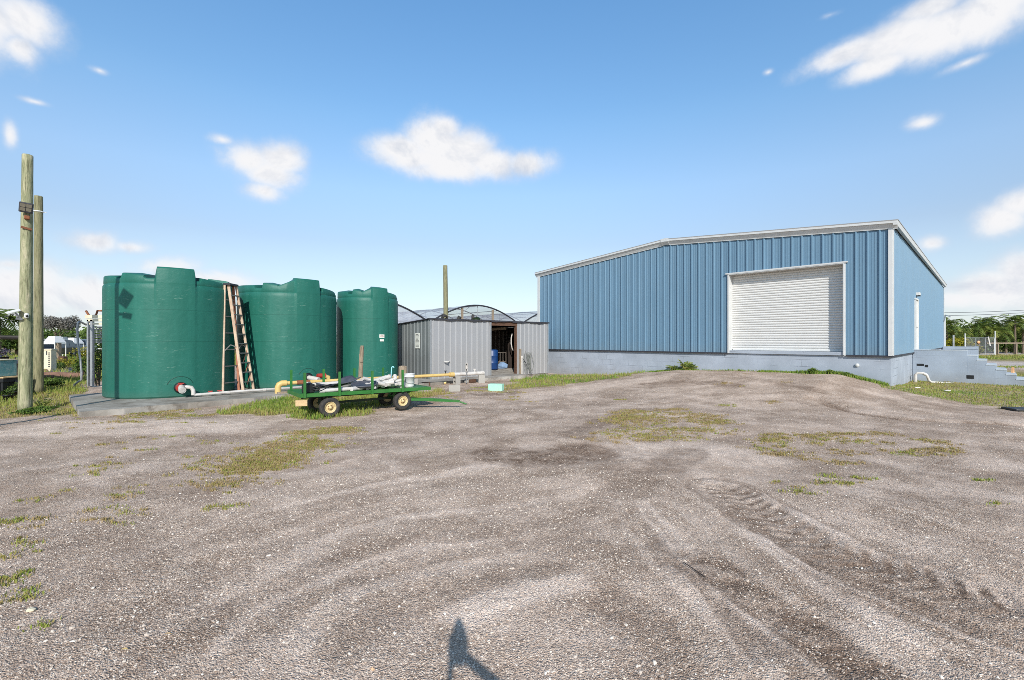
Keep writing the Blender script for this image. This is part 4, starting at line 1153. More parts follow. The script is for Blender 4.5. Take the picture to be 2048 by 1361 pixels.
# ------------------------------------------------------------------ slab under the tanks
SA = Vector((-9.26, 9.75, 0)); SE = Vector((.69, .724, 0)); SN = Vector((-.724, .69, 0))
rg = random.Random(4)
fr = []
for i in range(61):
    t = i/60*14.5; fr.append(SA+SE*t+SN*(.03*math.sin(i*1.7)+rg.uniform(-.03, .03)))
bk = [SA+SE*14.5+SN*4.7, SA+SN*4.4]
poly = [(p.x, p.y) for p in fr+bk]
mb = MB(); mb.prism(poly, -.35, .11, 'z'); sl = mb.build('concrete_slab', M['slab'])
tag(sl, 'stained concrete slab carrying the three green tanks', 'slab')
mb = MB(); mb.bar(SA+SE*4.1+SN*.42+Vector((0, 0, .125)), SA+SE*8.3+SN*.3+Vector((0, 0, .12)), .09, .07); tag(mb.build('timber_board', M['old_wood']), 'grey timber board lying along the slab edge under the pipe', 'board')

# ------------------------------------------------------------------ piping along the tanks
def gp(px, py, z):                       # point at height z seen at that place
    Y = (EYE-z)*FPX/(py-680.5); return Vector(((px-1024)/FPX*Y, Y, z))
# valve on tank 1
vroot = empty('outlet_valve', tuple(O1), 'red and white pipe valve on the nearest tank', 'valve')
e = D1; sd_ = Vector((-e.y, e.x, 0))     # sd_ points right as seen from the yard
mb = MB(); mb.tube([e*.02, e*.20], .085, 14); mb.tube([e*.05+sd_*-.02, e*.16-sd_*.02], .10, 14); mb.build('valve_body', M['red_valve'], vroot)
mb = MB(); mb.tube([e*.16+Vector((0, 0, .02)), e*.30+Vector((0, 0, -.03)), e*.36+Vector((0, 0, -.05))], [.075, .085, .085], 14)
mb.tube([e*.365+Vector((0, 0, -.052)), e*.37+Vector((0, 0, -.054))], [.055, .055], 12); mb.build('pipe_stub', M['pvc'], vroot)
mb = MB(); mb.tube([e*.14+sd_*.02, e*.16+sd_*.12+Vector((0, 0, .02)), e*.2+sd_*.22, e*.22+sd_*.25+Vector((0, 0, -.07)), e*.22+sd_*.26+Vector((0, 0, -.20))], .052, 12); mb.build('elbow', M['pvc'], vroot)
mb = MB(); mb.tube([e*.12, e*.12+Vector((0, 0, .12))], .02, 8); mb.box(e*.12+Vector((0, 0, .125)), (.16, .03, .02)); mb.build('handle', M['red_valve'], vroot)
# white pipe on the slab
w0 = O1+e*.22+sd_*.26+Vector((0, 0, -.20)); w0.z = .17
w1 = gp(600, 775, .19); w2 = gp(700, 757, .2); w3 = w2+(w2-w1)*.5
mb = MB(); mb.tube([w0, w0.lerp(w1, .4)+Vector((0, 0, .01)), w1, w2, w3], .036, 12)
for t in (.28, .62): p = w0.lerp(w1, t); q = w0.lerp(w1, t+.03); mb.tube([p, q], .045, 12)
tag(mb.build('water_pipe', M['pvc']), 'long thin white pipe running along the slab past the ladder', 'pipe')
for t in (.14, .22):
    mb = MB(); p = w0.lerp(w1, t); mb.box(p+Vector((-.03, .05, .06)), (.11, .05, .03), rz=.6, bev=.01); mb.tube([p, p+Vector((-.03, .05, .05))], .015, 8)
    tag(mb.build('pipe_tap', M['red_valve']), 'small red lever tap on the white pipe, %s' % ('nearer the tank valve' if t == .14 else 'second from the tank valve'), 'tap')
# yellow main
y0 = gp(556, 767.5, .40); y1 = gp(905, 749.5, .385)
yd = (y1-y0).normalized()
root = empty('yellow_pipe', (0, 0, 0), 'thick yellow water main with an elbow at its left end', 'pipe')
mb = MB(); mb.tube([y0+Vector((0, 0, -.28)), y0+Vector((0, 0, -.10)), y0+yd*.025+Vector((0, 0, -.04)), y0+yd*.10, y0+yd*.22], .085, 16)
mb.tube([y0+yd*.05, y1], .054, 16); mb.build('pipe_run', M['yellow_pipe'], root)
mb = MB(); mb.tube([y0+yd*.5, y0+yd*.86], .066, 14); mb.build('coupling', M['rust'], root)
mb = MB(); mb.tube([y0+Vector((0, 0, -.60)), y0+Vector((0, 0, -.28))], .09, 14); mb.build('riser', M['cmu'], root)
mb = MB(); mb.tube([y1-yd*.12, y1+yd*.05], .086, 14); mb.build('collar', M['yellow_pipe'], root)
# white continuation with risers
root = empty('white_manifold', (0, 0, 0), 'white pipe manifold with upright risers in front of the shed', 'pipe')
y2 = y1+yd*1.36
mb = MB(); mb.tube([y1+yd*.02, y2], .07, 14); mb.tube([y2-yd*.12, y2+yd*.02], .085, 14); mb.build('pipe_run', M['pvc'], root)
pr = y1+yd*.62
mb = MB(); mb.tube([pr+Vector((.0, -.09, -.34)), pr+Vector((0, -.09, .10))], .03, 10); mb.build('riser', M['steel'], root)
mb = MB(); mb.tube([pr+Vector((0, -.09, .10)), pr+Vector((0, -.09, .42))], .05, 10); mb.tube([pr+Vector((0, -.09, .22)), pr+Vector((0.02, -.09, .26))], .056, 10); mb.build('riser', M['pvc'], root)
for k in (.0, .2): 
    mb = MB(); mb.box(pr+Vector((.0, -.145, .36-k)), (.035, .02, .06)); mb.build('clip', M['black'], root)
mb = MB(); mb.tube([y1+yd*.98, y1+yd*.98+Vector((0, 0, .15))], .025, 8); mb.box(y1+yd*.98+Vector((0, 0, .16)), (.1, .06, .03)); mb.build('tap', M['pvc'], root)
mb = MB(); mb.tube([y1-yd*.30, y1-yd*.30+Vector((0, 0, .13))], .02, 8); mb.box(y1-yd*.30+Vector((0, 0, .14)), (.1, .06, .03)); mb.build('tap', M['black'], root)
# red and white valve at tank 2 outlet
vroot = empty('outlet_valve', tuple(O2), 'red and white pipe valve on the middle tank', 'valve')
e = D2; sd_ = Vector((-e.y, e.x, 0))
mb = MB(); mb.tube([e*.0, e*.30+sd_*.12+Vector((0, 0, -.04)), e*.42+sd_*.17+Vector((0, 0, -.06))], .075, 14); mb.build('pipe_stub', M['pvc'], vroot)
mb = MB(); mb.tube([e*.25+sd_*.2+Vector((0, 0, .05)), e*.25+sd_*.46+Vector((0, 0, .05))], .075, 14); mb.build('valve_body', M['red_valve'], vroot)
mb = MB(); mb.tube([e*.25+sd_*.44+Vector((0, 0, .03)), e*.25+sd_*.56, e*.25+sd_*.56+Vector((0, 0, -.2))], .07, 12); mb.build('elbow', M['yellow_pipe'], vroot)

# ------------------------------------------------------------------ supports and loose blocks
def hollow_block(loc, rz, label, up=False, size=(.40, .2, .2), group=None):
    mb = MB(); L, w, h = size
    T = Matrix.Rotation(PI/2, 3, 'Y') if up else Matrix.Identity(3)
    for yy in (-w/2+.017, w/2-.017): mb.box(T @ Vector((0, yy, 0)), (L, .034, h), M=T)
    for xx in (-L/2+.018, 0, L/2-.018): mb.box(T @ Vector((xx, 0, 0)), (.034, w-.07, h-.004), M=T)
    o = mb.build('concrete_block', M['cmu']); o.location = (loc[0], loc[1], loc[2]+(L/2 if up else h/2)); o.rotation_euler = (0, 0, rz)
    tag(o, label, 'block', group); return o
p = y1-yd*1.55; p2 = y1+yd*.18; p3 = y1+yd*1.28
hollow_block((p.x, p.y, gz(p.x, p.y)-.03), .7, 'upright concrete block propping the yellow main just right of the wagon', True, (.34, .2, .2))
hollow_block((p2.x, p2.y, gz(p2.x, p2.y)-.02), .7, 'upright concrete block propping the joint of yellow and white pipe', True, (.33, .2, .2))
hollow_block((p3.x, p3.y, gz(p3.x, p3.y)-.02), .2, 'upright concrete block propping the free end of the white manifold', True, (.33, .24, .24))
b = gp(909, 784, .0); hollow_block((b.x, b.y, gz(b.x, b.y)), .15, 'weathered concrete block lying on the dirt in front of the pipe supports', False, (.36, .2, .2))
f = gp(992, 782, .02)
mb = MB(); mb.box((0, 0, .11), (.46, .28, .22), bev=.012); o = mb.build('foam_block', M['foam']); o.location = (f.x, f.y+.12, gz(f.x, f.y)); o.rotation_euler = (0, 0, -.25); tag(o, 'pale mint green foam block lying on the dirt near the shed doorway', 'block')
# rubble and timber behind the pipe
rg = random.Random(9)
for i, (t, off, lab_, mt) in enumerate([(-.9, .35, 'brown timber offcut lying behind the yellow pipe', 'brown_wood'), (.45, .35, 'reddish brick lump behind the white manifold', 'rust'), (.80, .3, 'pale square of concrete behind the manifold riser', 'cmu'), (-.35, .45, 'yellowed plastic pipe offcut lying behind the yellow main', 'yellow_pipe'), (1.05, .25, 'brown brick lump beside the last pipe support', 'brown_wood')]):
    q = y1+yd*t+Vector((-yd.y, yd.x, 0))*off
    mb = MB()
    if mt == 'yellow_pipe': mb.tube([(-.3, 0, .05), (.3, .05, .06)], .05, 10)
    else: mb.box((0, 0, .07), (.3 if mt == 'brown_wood' else .16, .12, .13), rz=rg.uniform(0, 1), bev=.02)
    o = mb.build({'brown_wood': 'timber_offcut', 'rust': 'brick', 'cmu': 'concrete_piece', 'yellow_pipe': 'pipe_offcut'}[mt], M[mt]); o.location = (q.x, q.y, gz(q.x, q.y)); tag(o, lab_, 'rubble')

# wooden stakes
mb = MB(); mb.box((.03, 0, .74), (.10, .05, 1.5), bev=.006); mb.box((-.05, .045, .60), (.09, .04, 1.2), bev=.006); mb.box((.035, -.04, 1.2), (.12, .03, .5), bev=.006)
o = mb.build('wooden_post', M['old_wood']); o.location = (-5.02, 15.0, -.02); o.rotation_euler = (0, .045, -.3); tag(o, 'grey weathered board post standing before the slim tank', 'post')
mb = MB(); mb.lathe([(0, 0), (.12, 0), (.125, .45), (.118, .90), (.10, .93), (0, .94)], (0, 0, 0), 16); o = mb.build('wooden_post', M['old_wood']); o.location = (-3.12, 13.0, -.02); tag(o, 'short round timber post behind the white bucket', 'post')

# ------------------------------------------------------------------ step ladder
fA, fB, rC, rD = (Vector(p) for p in ((-7.97, 13.5, .11), (-7.90, 13.92, .11), (-8.40, 13.22, .11), (-8.25, 13.75, .11)))
tz = 3.26; ax = -8.50
tA, tB, tC, tD = Vector((-8.35, 13.41, tz)), Vector((-8.31, 13.71, tz)), Vector((-8.42, 13.34, tz)), Vector((-8.38, 13.68, tz))
lad = empty('step_ladder', ((fA+rD)/2)[:], 'tall tan fibreglass step ladder standing between two green tanks', 'ladder')
def L(v): return v-Vector(lad.location)
for n_, a, b, w, h, mt in (('front_rail', fA, tA, .03, .078, 'fibreglass'), ('front_rail', fB, tB, .03, .07, 'fibreglass'), ('rear_rail', rC, tC, .026, .055, 'fibreglass'), ('rear_rail', rD, tD, .03, .065, 'fibreglass_red')):
    mb = MB(); mb.bar(L(a), L(b), w, h, up=(1, 0, 0)); mb.build(n_, M[mt], lad)
for i in range(1, 11):
    t = i/11.0; a = fA.lerp(tA, t); b = fB.lerp(tB, t); mb = MB(); mb.bar(L(a), L(b), .085, .03); mb.build('tread', M['alu'], lad)
for i in range(6):
    t = .09+i*.155; a = rC.lerp(tC, t); b = rD.lerp(tD, t); mb = MB(); mb.bar(L(a), L(b), .025, .03); mb.build('cross_bar', M['alu'], lad)
mb = MB(); c = (tA+tB+tC+tD)/4; mb.box(L(c)+Vector((0, 0, .03)), (.22, .42, .06), bev=.01); mb.build('top_cap', M['dark_trim'], lad)
for (a, b, ta, tb) in ((fA, rC, .42, .38), (fB, rD, .42, .38)):
    mb = MB(); q = a.lerp(tA if a is fA else tB, ta); w = b.lerp(tC if b is rC else tD, tb); k = (q+w)/2+Vector((0, 0, .14)); mb.bar(L(q), L(k), .012, .025); mb.bar(L(k), L(w), .012, .025); mb.build('spreader', M['alu'], lad)
for i in range(3):
    t = .08+i*.11; a = fA.lerp(tA, t+.02); b = fB.lerp(tB, t+.1); mb = MB(); mb.bar(L(b)+Vector((.01, .0, 0)), L(fB.lerp(tB, t-.02))+Vector((-.1, -.12, 0)), .012, .02); mb.build('knee_brace', M['fibreglass_red'], lad)

# ------------------------------------------------------------------ light pole left of the frame; its shadow lies on the first tank
base = (-9.83, 7.6)
lp = empty('light_pole', (base[0], base[1], gz(*base)), 'thin timber pole carrying a square floodlight left of the view', 'pole')
mb = MB(); mb.lathe([(0, 0), (.075, 0), (.07, 4), (.06, 7.3), (0, 7.32)], (0, 0, 0), 14); mb.build('shaft', M['pole'], lp)
mb = MB(); mb.box((.24, -.02, 5.42), (.34, .10, .34), M=Euler((R(-30), R(38), 0)).to_matrix(), bev=.02); mb.bar((.0, 0, 5.30), (.2, 0, 5.40), .05, .05); mb.build('floodlight', M['dark_trim'], lp)
mb = MB(); mb.bar((0, 0, 5.02), (.22, 0, 5.0), .05, .05); mb.bar((.18, -.02, 5.0), (.42, -.03, 4.95), .09, .10); mb.build('sensor_arm', M['dark_trim'], lp)

# ------------------------------------------------------------------ tripod at the photographer's spot
tp = empty('camera_tripod', (0, -.10, gz(0, -.1)), 'black camera on a tripod whose shadow falls on the gravel', 'tripod')
z0 = EYE-gz(0, -.1)
mb = MB(); mb.box((0, -.03, z0-.01), (.105, .06, .095), bev=.012); mb.prism([(-.032, z0+.04), (.032, z0+.04), (.028, z0+.085), (.010, z0+.125), (-.010, z0+.125), (-.028, z0+.085)], -.06, .0, 'y'); mb.build('camera_body', M['black'], tp)
mb = MB(); mb.tube([(0, .0, z0), (0, .075, z0)], .034, 16); mb.build('lens', M['black'], tp)
mb = MB(); mb.box((0, -.03, z0-.075), (.07, .07, .04), bev=.008); mb.build('tripod_head', M['black'], tp)
for (fx, fy, rl, ax_) in ((.80, 1.36, .021, .038), (-.13, .52, .011, -.036), (-.10, -.75, .010, -.03)):
    mb = MB(); a = Vector((ax_, -.03, z0-.07)); b = Vector((fx, fy, 0)); k = a.lerp(b, .5)
    mb.tube([a, k, k, b], [rl*1.2, rl*1.15, rl, rl*.9], 10); mb.build('tripod_leg', M['black'], tp)
# ================================================================== SHED
SL0 = Vector((-3.2, 17.8, 0)); sx = Vector((.75, .661, 0)).normalized(); sy = Vector((-.661, .75, 0)).normalized()
SROT = math.atan2(sx.y, sx.x); SW = 6.57; SDP = 4.2; SHF = 2.49; SHB = 2.26
shed = empty('metal_shed', SL0[:], 'low galvanised corrugated metal shed with an open doorway', 'shed', SROT)
DA, DB, DT = 3.02, 4.49, 2.30
def shed_profile(u0, u1, pitch, h, phase):
    pts = []; k = math.floor((u0-phase)/pitch)
    while phase+k*pitch < u1+pitch:
        b = phase+k*pitch; pts += [(b, 0), (b+.032, h), (b+.036, h), (b+.038, 0)]; k += 1
    f = lambda u: float(np.interp(u, [p[0] for p in pts], [p[1] for p in pts]))
    return [(u0, f(u0))]+[p for p in pts if u0 < p[0] < u1]+[(u1, f(u1))]
def shz(y): return SHF+(SHB-SHF)*y/SDP
def sheet_x(u0, u1, y, za, zb, mat, name, phase=0.0, pitch=.27, h=.03):
    mb = MB(); seg = shed_profile(u0, u1, pitch, h, phase)
    for (p, q) in zip(seg[:-1], seg[1:]):
        mb.add([(p[0], y-p[1], za), (q[0], y-q[1], za), (q[0], y-q[1], zb), (p[0], y-p[1], zb)], [(0, 1, 2, 3)])
    return mb.build(name, mat, shed, recalc=False)
sheet_x(0, DA, 0, .02, SHF-.03, M['galv_sheet'], 'front_wall', .1)
sheet_x(DB+.07, SW, 0, .05, SHF-.03, M['galv_sheet'], 'front_wall', .05, .262)
mb = MB(); seg = shed_profile(0, SDP, .285, .03, .05)
for (p, q) in zip(seg[:-1], seg[1:]): mb.add([(-p[1], p[0], .05), (-q[1], q[0], .05), (-q[1], q[0], shz(q[0])-.03), (-p[1], p[0], shz(p[0])-.03)], [(3, 2, 1, 0)])
mb.build('left_wall', M['galv_sheet_shade'], shed, recalc=False)
mb = MB(); mb.add([(SW, 0, 0), (SW, SDP, 0), (SW, SDP, SHB-.03), (SW, 0, SHF-.03)], [(0, 1, 2, 3)]); mb.build('right_wall', M['galv_sheet_shade'], shed, recalc=False)
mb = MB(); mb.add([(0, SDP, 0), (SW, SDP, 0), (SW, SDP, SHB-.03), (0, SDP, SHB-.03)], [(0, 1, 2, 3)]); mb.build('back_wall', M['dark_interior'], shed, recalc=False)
mb = MB(); mb.prism([(-.06, shz(-.06)-.02), (SDP+.1, shz(SDP+.1)-.02), (SDP+.1, shz(SDP+.1)+.012), (-.06, shz(-.06)+.012)], -.07, SW+.06, 'x'); mb.build('roof', M['dark_trim'], shed)
mb = MB(); n = 40
for i in range(n):                                   # wavy roofing felt edge
    a, b = -.08+(SW+.15)*i/n, -.08+(SW+.15)*(i+1)/n; f = lambda u: .018*math.sin(u*5.1)+.014*math.sin(u*11+1)
    mb.add([(a, -.075, SHF-.045+f(a)), (b, -.075, SHF-.045+f(b)), (b, -.07, SHF+.02), (a, -.07, SHF+.02)], [(0, 1, 2, 3)])
    mb.add([(a, -.07, SHF+.02), (b, -.07, SHF+.02), (b, .2, SHF+.024), (a, .2, SHF+.024)], [(0, 1, 2, 3)])
mb.build('roof_edge', M['dark_trim'], shed, recalc=False)
mb = MB(); mb.box(((DA+DB)/2+.02, .04, 2.37), (DB-DA+.14, .09, .17)); mb.build('door_header', M['brown_wood'], shed)
mb = MB(); mb.box((DB+.035, .05, 1.2), (.075, .11, 2.2)); mb.build('door_jamb', M['brown_wood'], shed)
mb = MB(); mb.box((DA-.012, -.03, 1.22), (.05, .03, 2.4)); mb.build('corner_trim', M['galv'], shed)
mb = MB(); mb.box((.0, -.03, 1.25), (.05, .05, 2.4)); mb.build('corner_trim', M['galv'], shed)
mb = MB(); mb.box((SW-.01, -.028, 1.25), (.05, .05, 2.4)); mb.build('corner_trim', M['galv'], shed)
mb = MB(); mb.box((SW/2, SDP/2, -.13), (SW-.06, SDP-.06, .44)); mb.build('floor', M['slab'], shed)
mb = MB(); mb.box(((DA+DB)/2, -.12, -.02), (DB-DA+.1, .3, .2), bev=.03); mb.build('door_sill', M['cmu'], shed)
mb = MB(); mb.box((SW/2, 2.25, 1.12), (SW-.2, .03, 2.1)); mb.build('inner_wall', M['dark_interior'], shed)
for i, u in enumerate((4.55, 4.78, 5.10, 5.34, 5.60, 5.82, 6.1)):
    mb = MB(); mb.box((u, 2.20, 1.15), (.045, .06, 1.9)); mb.build('light_slit', M['slat'], shed)  # pale strips stand in for light slits between the boards
mb = MB(); mb.prism([(.12, .085), (.12, .10), (.85, .30), (2.2, .30), (2.2, .085)], DA-.1, 6.3, 'x'); mb.build('ramp', M['slab'], shed)
mb = MB(); mb.bar((2.8, 2.4, 2.05), (4.7, .9, 2.2), .06, .12); mb.build('ceiling_beam', M['old_wood'], shed)
def sh(u, v, z=0): p = SL0+sx*u+sy*v; return (p.x, p.y, z)
# drum
mb = MB(); mb.lathe([(0, 0), (.27, 0), (.285, .03), (.285, .28), (.295, .30), (.285, .32), (.285, .60), (.295, .62), (.285, .64), (.285, .86), (.25, .90), (.10, .92), (0, .92)], (0, 0, 0), 28)
o = mb.build('plastic_drum', M['blue_barrel']); o.location = sh(3.84, .92, .30); tag(o, 'blue plastic drum standing inside the shed doorway', 'drum')
# cart frame with a bag inside doorway
rk = empty('metal_rack', sh(4.74, 1.30, .30), 'pale tubular rack inside the shed doorway right of the blue drum', 'rack', SROT)
mb = MB()
for u in (-.28, -.09, .09, .28): mb.tube([(u, 0, .05), (u, 0, .75)], .016, 8)
mb.build('upright', M['slat'], rk)
mb = MB(); mb.tube([(-.28, 0, .75), (.28, 0, .75)], .016, 8); mb.build('rail', M['slat'], rk)
mb = MB(); mb.tube([(-.28, 0, .3), (.28, 0, .3)], .016, 8); mb.build('rail', M['slat'], rk)
def lump(name, c, d, mat, label, cat, seed=0, parent=None):
    bm = bmesh.new(); bmesh.ops.create_icosphere(bm, subdivisions=3, radius=1); r = random.Random(seed)
    ph = [r.uniform(0, 6) for _ in range(6)]
    for v in bm.verts:
        k = 1+.14*math.sin(v.co.x*4+ph[0])+.12*math.sin(v.co.y*5+ph[1])+.1*math.sin(v.co.z*6+ph[2]+v.co.x*3)
        v.co = Vector((v.co.x*d[0]*k, v.co.y*d[1]*k, max(-.9, v.co.z)*d[2]*k))
    me = bpy.data.meshes.new(name); bm.to_mesh(me); bm.free(); me.materials.append(mat)
    me.polygons.foreach_set('use_smooth', [True]*len(me.polygons))
    o = bpy.data.objects.new(name, me); COL.objects.link(o); o.location = c
    if label: tag(o, label, cat)
    if parent: o.parent = parent
    return o
M['blue_cloth'] = simple('blue_cloth', srgb(120, 145, 175), .9, var=.25)
lump('cloth_bundle', sh(4.56, 1.05, .42), (.30, .16, .15), M['blue_cloth'], 'pale blue cloth bundle at the foot of the rack in the shed', 'bundle', 3)
pts = [sh(4.72, .5, 1.98), sh(4.66, .5, 1.75), sh(4.65, .5, 1.5), sh(4.70, .5, 1.28), sh(4.80, .5, 1.14)]
mb = MB(); mb.tube(pts, .03, 10); tag(mb.build('hanging_pipe', M['pvc']), 'curved white hose hanging inside the right side of the doorway', 'hose')
mb = MB(); 
for k in range(17): pass
ring = [Vector(sh(6.02+.07*math.cos(t), 2.15, 1.82+.07*math.sin(t))) for t in np.linspace(0, 2*PI, 17)]
mb.tube(ring, .012, 6); tag(mb.build('cable_ring', M['pvc']), 'small white cable ring on the back wall inside the shed', 'ring')
for i, (u, v, h) in enumerate(((5.02, 1.0, 1.35), (5.35, 1.6, 1.2))):
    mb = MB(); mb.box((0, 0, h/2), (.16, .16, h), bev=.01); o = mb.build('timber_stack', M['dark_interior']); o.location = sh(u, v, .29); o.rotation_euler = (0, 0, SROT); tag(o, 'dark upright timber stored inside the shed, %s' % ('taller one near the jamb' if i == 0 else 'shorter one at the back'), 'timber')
# sign on the left wall
sg = empty('wall_sign', (SL0+sy*.92+Vector((0, 0, 1.62)))[:], 'white notice board with lines of small print on the left shed wall', 'sign', SROT)
mb = MB(); mb.box((-.035, 0, 0), (.012, .36, .62), bev=.003); mb.build('board', M['paper'], sg)
rg = random.Random(2)
for i in range(11):
    mb = MB(); w = rg.uniform(.18, .29) if i else .2; mb.box((-.0425, .0+(.29-w)/2*.6, .25-i*.048), (.002, w, .018 if i else .03)); mb.build('printed_line', M['ink'], sg)
# hose bundle, post and white conduit in front of right wall
hs = MB(); rg = random.Random(5)
for k in range(5):
    a = 4.98+k*.085+rg.uniform(-.03, .03); top_ = 1.12+rg.uniform(-.05, .04)
    L_ = [sh(a, -.07, top_-.12), sh(a+.04, -.09, top_), sh(a+.09, -.08, top_-.1), sh(a+.12+rg.uniform(-.05, .12), -.11, .5), sh(a+.1+rg.uniform(-.12, .25), -.15, .10)]
    hs.tube(L_, .009, 6)
    hs.tube([sh(a, -.07, top_-.12), sh(a-.05, -.1, .5), sh(a-.05+rg.uniform(-.1, .1), -.14, .1)], .008, 6)
tag(hs.build('hose_bundle', M['hose']), 'bundle of grey hoses hanging on the shed wall right of the doorway', 'hose')
mb = MB(); mb.tube([sh(4.80, -.08, .0), sh(4.80, -.08, .86)], .035, 10); mb.box(sh(4.80, -.08, .88), (.08, .06, .08)); tag(mb.build('conduit', M['pvc']), 'short white conduit standing against the shed right of the door', 'conduit')
mb = MB(); mb.tube([sh(4.84, -.09, .8), sh(4.95, -.16, .62), sh(5.08, -.12, .45), sh(5.12, -.1, .3)], .012, 6); tag(mb.build('cable', M['black']), 'black cable looping from the white conduit to the hoses', 'cable')
mb = MB(); mb.box((0, 0, .62), (.09, .05, 1.25), bev=.004); o = mb.build('wooden_stake', M['old_wood']); o.location = sh(4.74, -.04, .0); o.rotation_euler = (0, 0, SROT); tag(o, 'thin grey wooden stake against the shed right of the doorway', 'stake')
mb = MB(); mb.tube([sh(.72, -.13, .78), sh(.86, -.06, .80)], .022, 8); mb.box(sh(.66, -.16, .80), (.18, .05, .03)); tag(mb.build('wall_tap', M['pvc']), 'white tap sticking out of the front shed wall', 'tap')
# things on the shed roof
for i, (u, v, rr) in enumerate(((1.25, .9, .13), (2.05, 1.0, .10))):
    mb = MB(); mb.lathe([(rr*.55, -.05), (rr, -.08), (rr*1.15, 0), (rr, .08), (rr*.55, .05)], (0, 0, 0), 16, Matrix.Rotation(PI/2, 3, 'X')); o = mb.build('old_tyre', M['rubber']); o.location = sh(u, v, shz(v)+.15); o.rotation_euler = (0.5, 0, .6+i); tag(o, 'small dark tyre lying on the shed roof, %s' % ('left of the timber pole' if i == 0 else 'right of the timber pole'), 'tyre')
lump('leaf_heap', sh(2.75, .7, shz(.7)+.07), (.26, .16, .13), M['leaf'], 'clump of green weeds on the shed roof', 'weeds', 8)
o = lump('stone', sh(2.62, .75, shz(.7)+.20), (.07, .07, .11), M['rubber'], 'dark lump standing in the weeds on the shed roof', 'lump', 9)

# pole behind shed
def timber_pole(loc, h, r0, r1, mat, label, lean=(0, 0)):
    root = empty('timber_pole', loc, label, 'pole', 0, None, (lean[1], lean[0], 0))
    mb = MB(); prof = [(0, 0)]; rg = random.Random(int(h*100))
    for i in range(25):
        t = i/24; prof.append(((r0+(r1-r0)*t)*(1+rg.uniform(-.015, .015)), h*t))
    prof.append((r1*.9, h+.015)); prof.append((0, h+.02))
    mb.lathe(prof, (0, 0, 0), 20); mb.build('shaft', mat, root); return root
p = at(893, 680.5, 24)
timber_pole((p[0], 24, 0), 5.57, .135, .115, M['pole_dark'], 'plain grey timber pole rising behind the metal shed', (-.012, 0))

# ================================================================== GREENHOUSE
GO = Vector((-4.53, 25.0, 0)); GB = 6.73; GZ = 2.62; GR = 1.12; GL = 21
ghs = []
for k, lab_ in ((-1, 'leftmost greenhouse bay, its hoops half hidden by the slim tank'), (0, 'middle greenhouse bay with a full arch above the shed roof'), (1, 'rightmost greenhouse bay showing between shed and blue building')):
    o0 = GO+sx*(GB*k)
    gh = empty('greenhouse_bay', o0[:], lab_, 'greenhouse', SROT, 'film greenhouse bays behind the shed')
    def arc(y, n=20, lift=0): return [(GB*i/n, y, GZ+GR*math.sin(PI*i/n)**.9+lift) for i in range(n+1)]
    mb = MB(); n = 20; A, B = arc(.02), arc(GL)
    mb.add(A+B, [(i, i+1, n+2+i, n+1+i) for i in range(n)], True); mb.build('roof_film', M['film'], gh)
    for j in range(8):
        mb = MB(); mb.tube(arc(j*3.0, 20, -.02), .045 if j == 0 else .032, 8); mb.build('hoop', M['dark_trim'] if j == 0 else M['galv'], gh)
    for u in (.28, .5, .72):
        mb = MB(); zz = GZ+GR*math.sin(PI*u)**.9-.05; mb.tube([(GB*u, 0, zz), (GB*u, GL, zz)], .02, 6); mb.build('purlin', M['galv'], gh)
    for j in (0, 2, 4):
        mb = MB(); mb.tube([(.1, j*3+.1, GZ), (GB-.1, j*3+.1, GZ)], .02, 6); mb.tube([(GB*.5, j*3+.1, GZ), (GB*.5, j*3+.1, GZ+GR-.05)], .015, 6); mb.tube([(GB*.2, j*3+.1, GZ), (GB*.42, j*3+.1, GZ+GR-.1)], .013, 6); mb.build('tie_bar', M['galv'], gh)
    for u in (.33, .67):
        mb = MB(); mb.box((GB*u, .06, (GZ+GR*.80)/2), (.13, .07, GZ+GR*.80)); mb.build('end_post', M['old_wood'], gh)
    for u in (0, GB):
        for j in range(0, 8, 2):
            mb = MB(); mb.tube([(u, j*3.0, 0), (u, j*3.0, GZ)], .045, 8); mb.build('column', M['galv'], gh)
    mb = MB(); mb.add([(0, 0, 1.0), (GB, 0, 1.0)]+[(p[0], .03, p[2]) for p in reversed(arc(0, 20))], [tuple(range(23))]); 
    if k != 0: mb.build('end_film', M['film'], gh)

# ================================================================== POLES AT LEFT
p1 = (-11.72, 10.95); zb = gz(*p1)
pl = timber_pole((p1[0], p1[1], zb-.05), 6.22, .128, .098, M['pole'], 'tall pale green timber pole with floodlight and camera, nearest at left', (.010, 0))
CU = Vector((.73, -.683, 0)); CR = Vector((.683, .73, 0)); PR = math.atan2(.73, .683)     # towards the yard, and rightwards as seen from it
def A_(side, out, z): return CR*side+CU*out+Vector((0, 0, z))
F_ = Matrix.Rotation(PR, 3, 'Z') @ Euler((R(10), R(4), R(-6))).to_matrix()
mb = MB(); mb.box(A_(-.015, .22, 4.92), (.235, .09, .24), M=F_, bev=.02)
fl = mb.build('floodlight', M['dark_trim'], pl)
for i in range(2):
    for j in range(2):
        mb = MB(); mb.box(A_(-.015, .22, 4.92)+F_ @ Vector((-.05+.10*i, -.05, -.045+.09*j)), (.09, .012, .078), M=F_); mb.build('lens', M['glasslens'], fl)
mb = MB(); mb.box(A_(0, .15, 4.70), (.10, .10, .09), rz=PR, bev=.02); mb.build('floodlight_bracket', M['rust'], pl)
mb = MB(); mb.bar(A_(-.10, .125, 4.47), A_(.08, .12, 4.43), .03, .045); mb.build('bolt', M['rust'], pl)
mb = MB(); mb.box(A_(.01, .19, 2.36), (.085, .12, .125), rz=PR, bev=.038); sc = mb.build('security_camera', M['white_paint'], pl)
mb = MB(); mb.lathe([(0, 0), (.026, 0), (.026, .012), (0, .012)], A_(.015, .258, 2.35), 12, Matrix.Rotation(PR, 3, 'Z') @ Matrix.Rotation(PI/2, 3, 'X')); mb.build('lens', M['black'], sc)
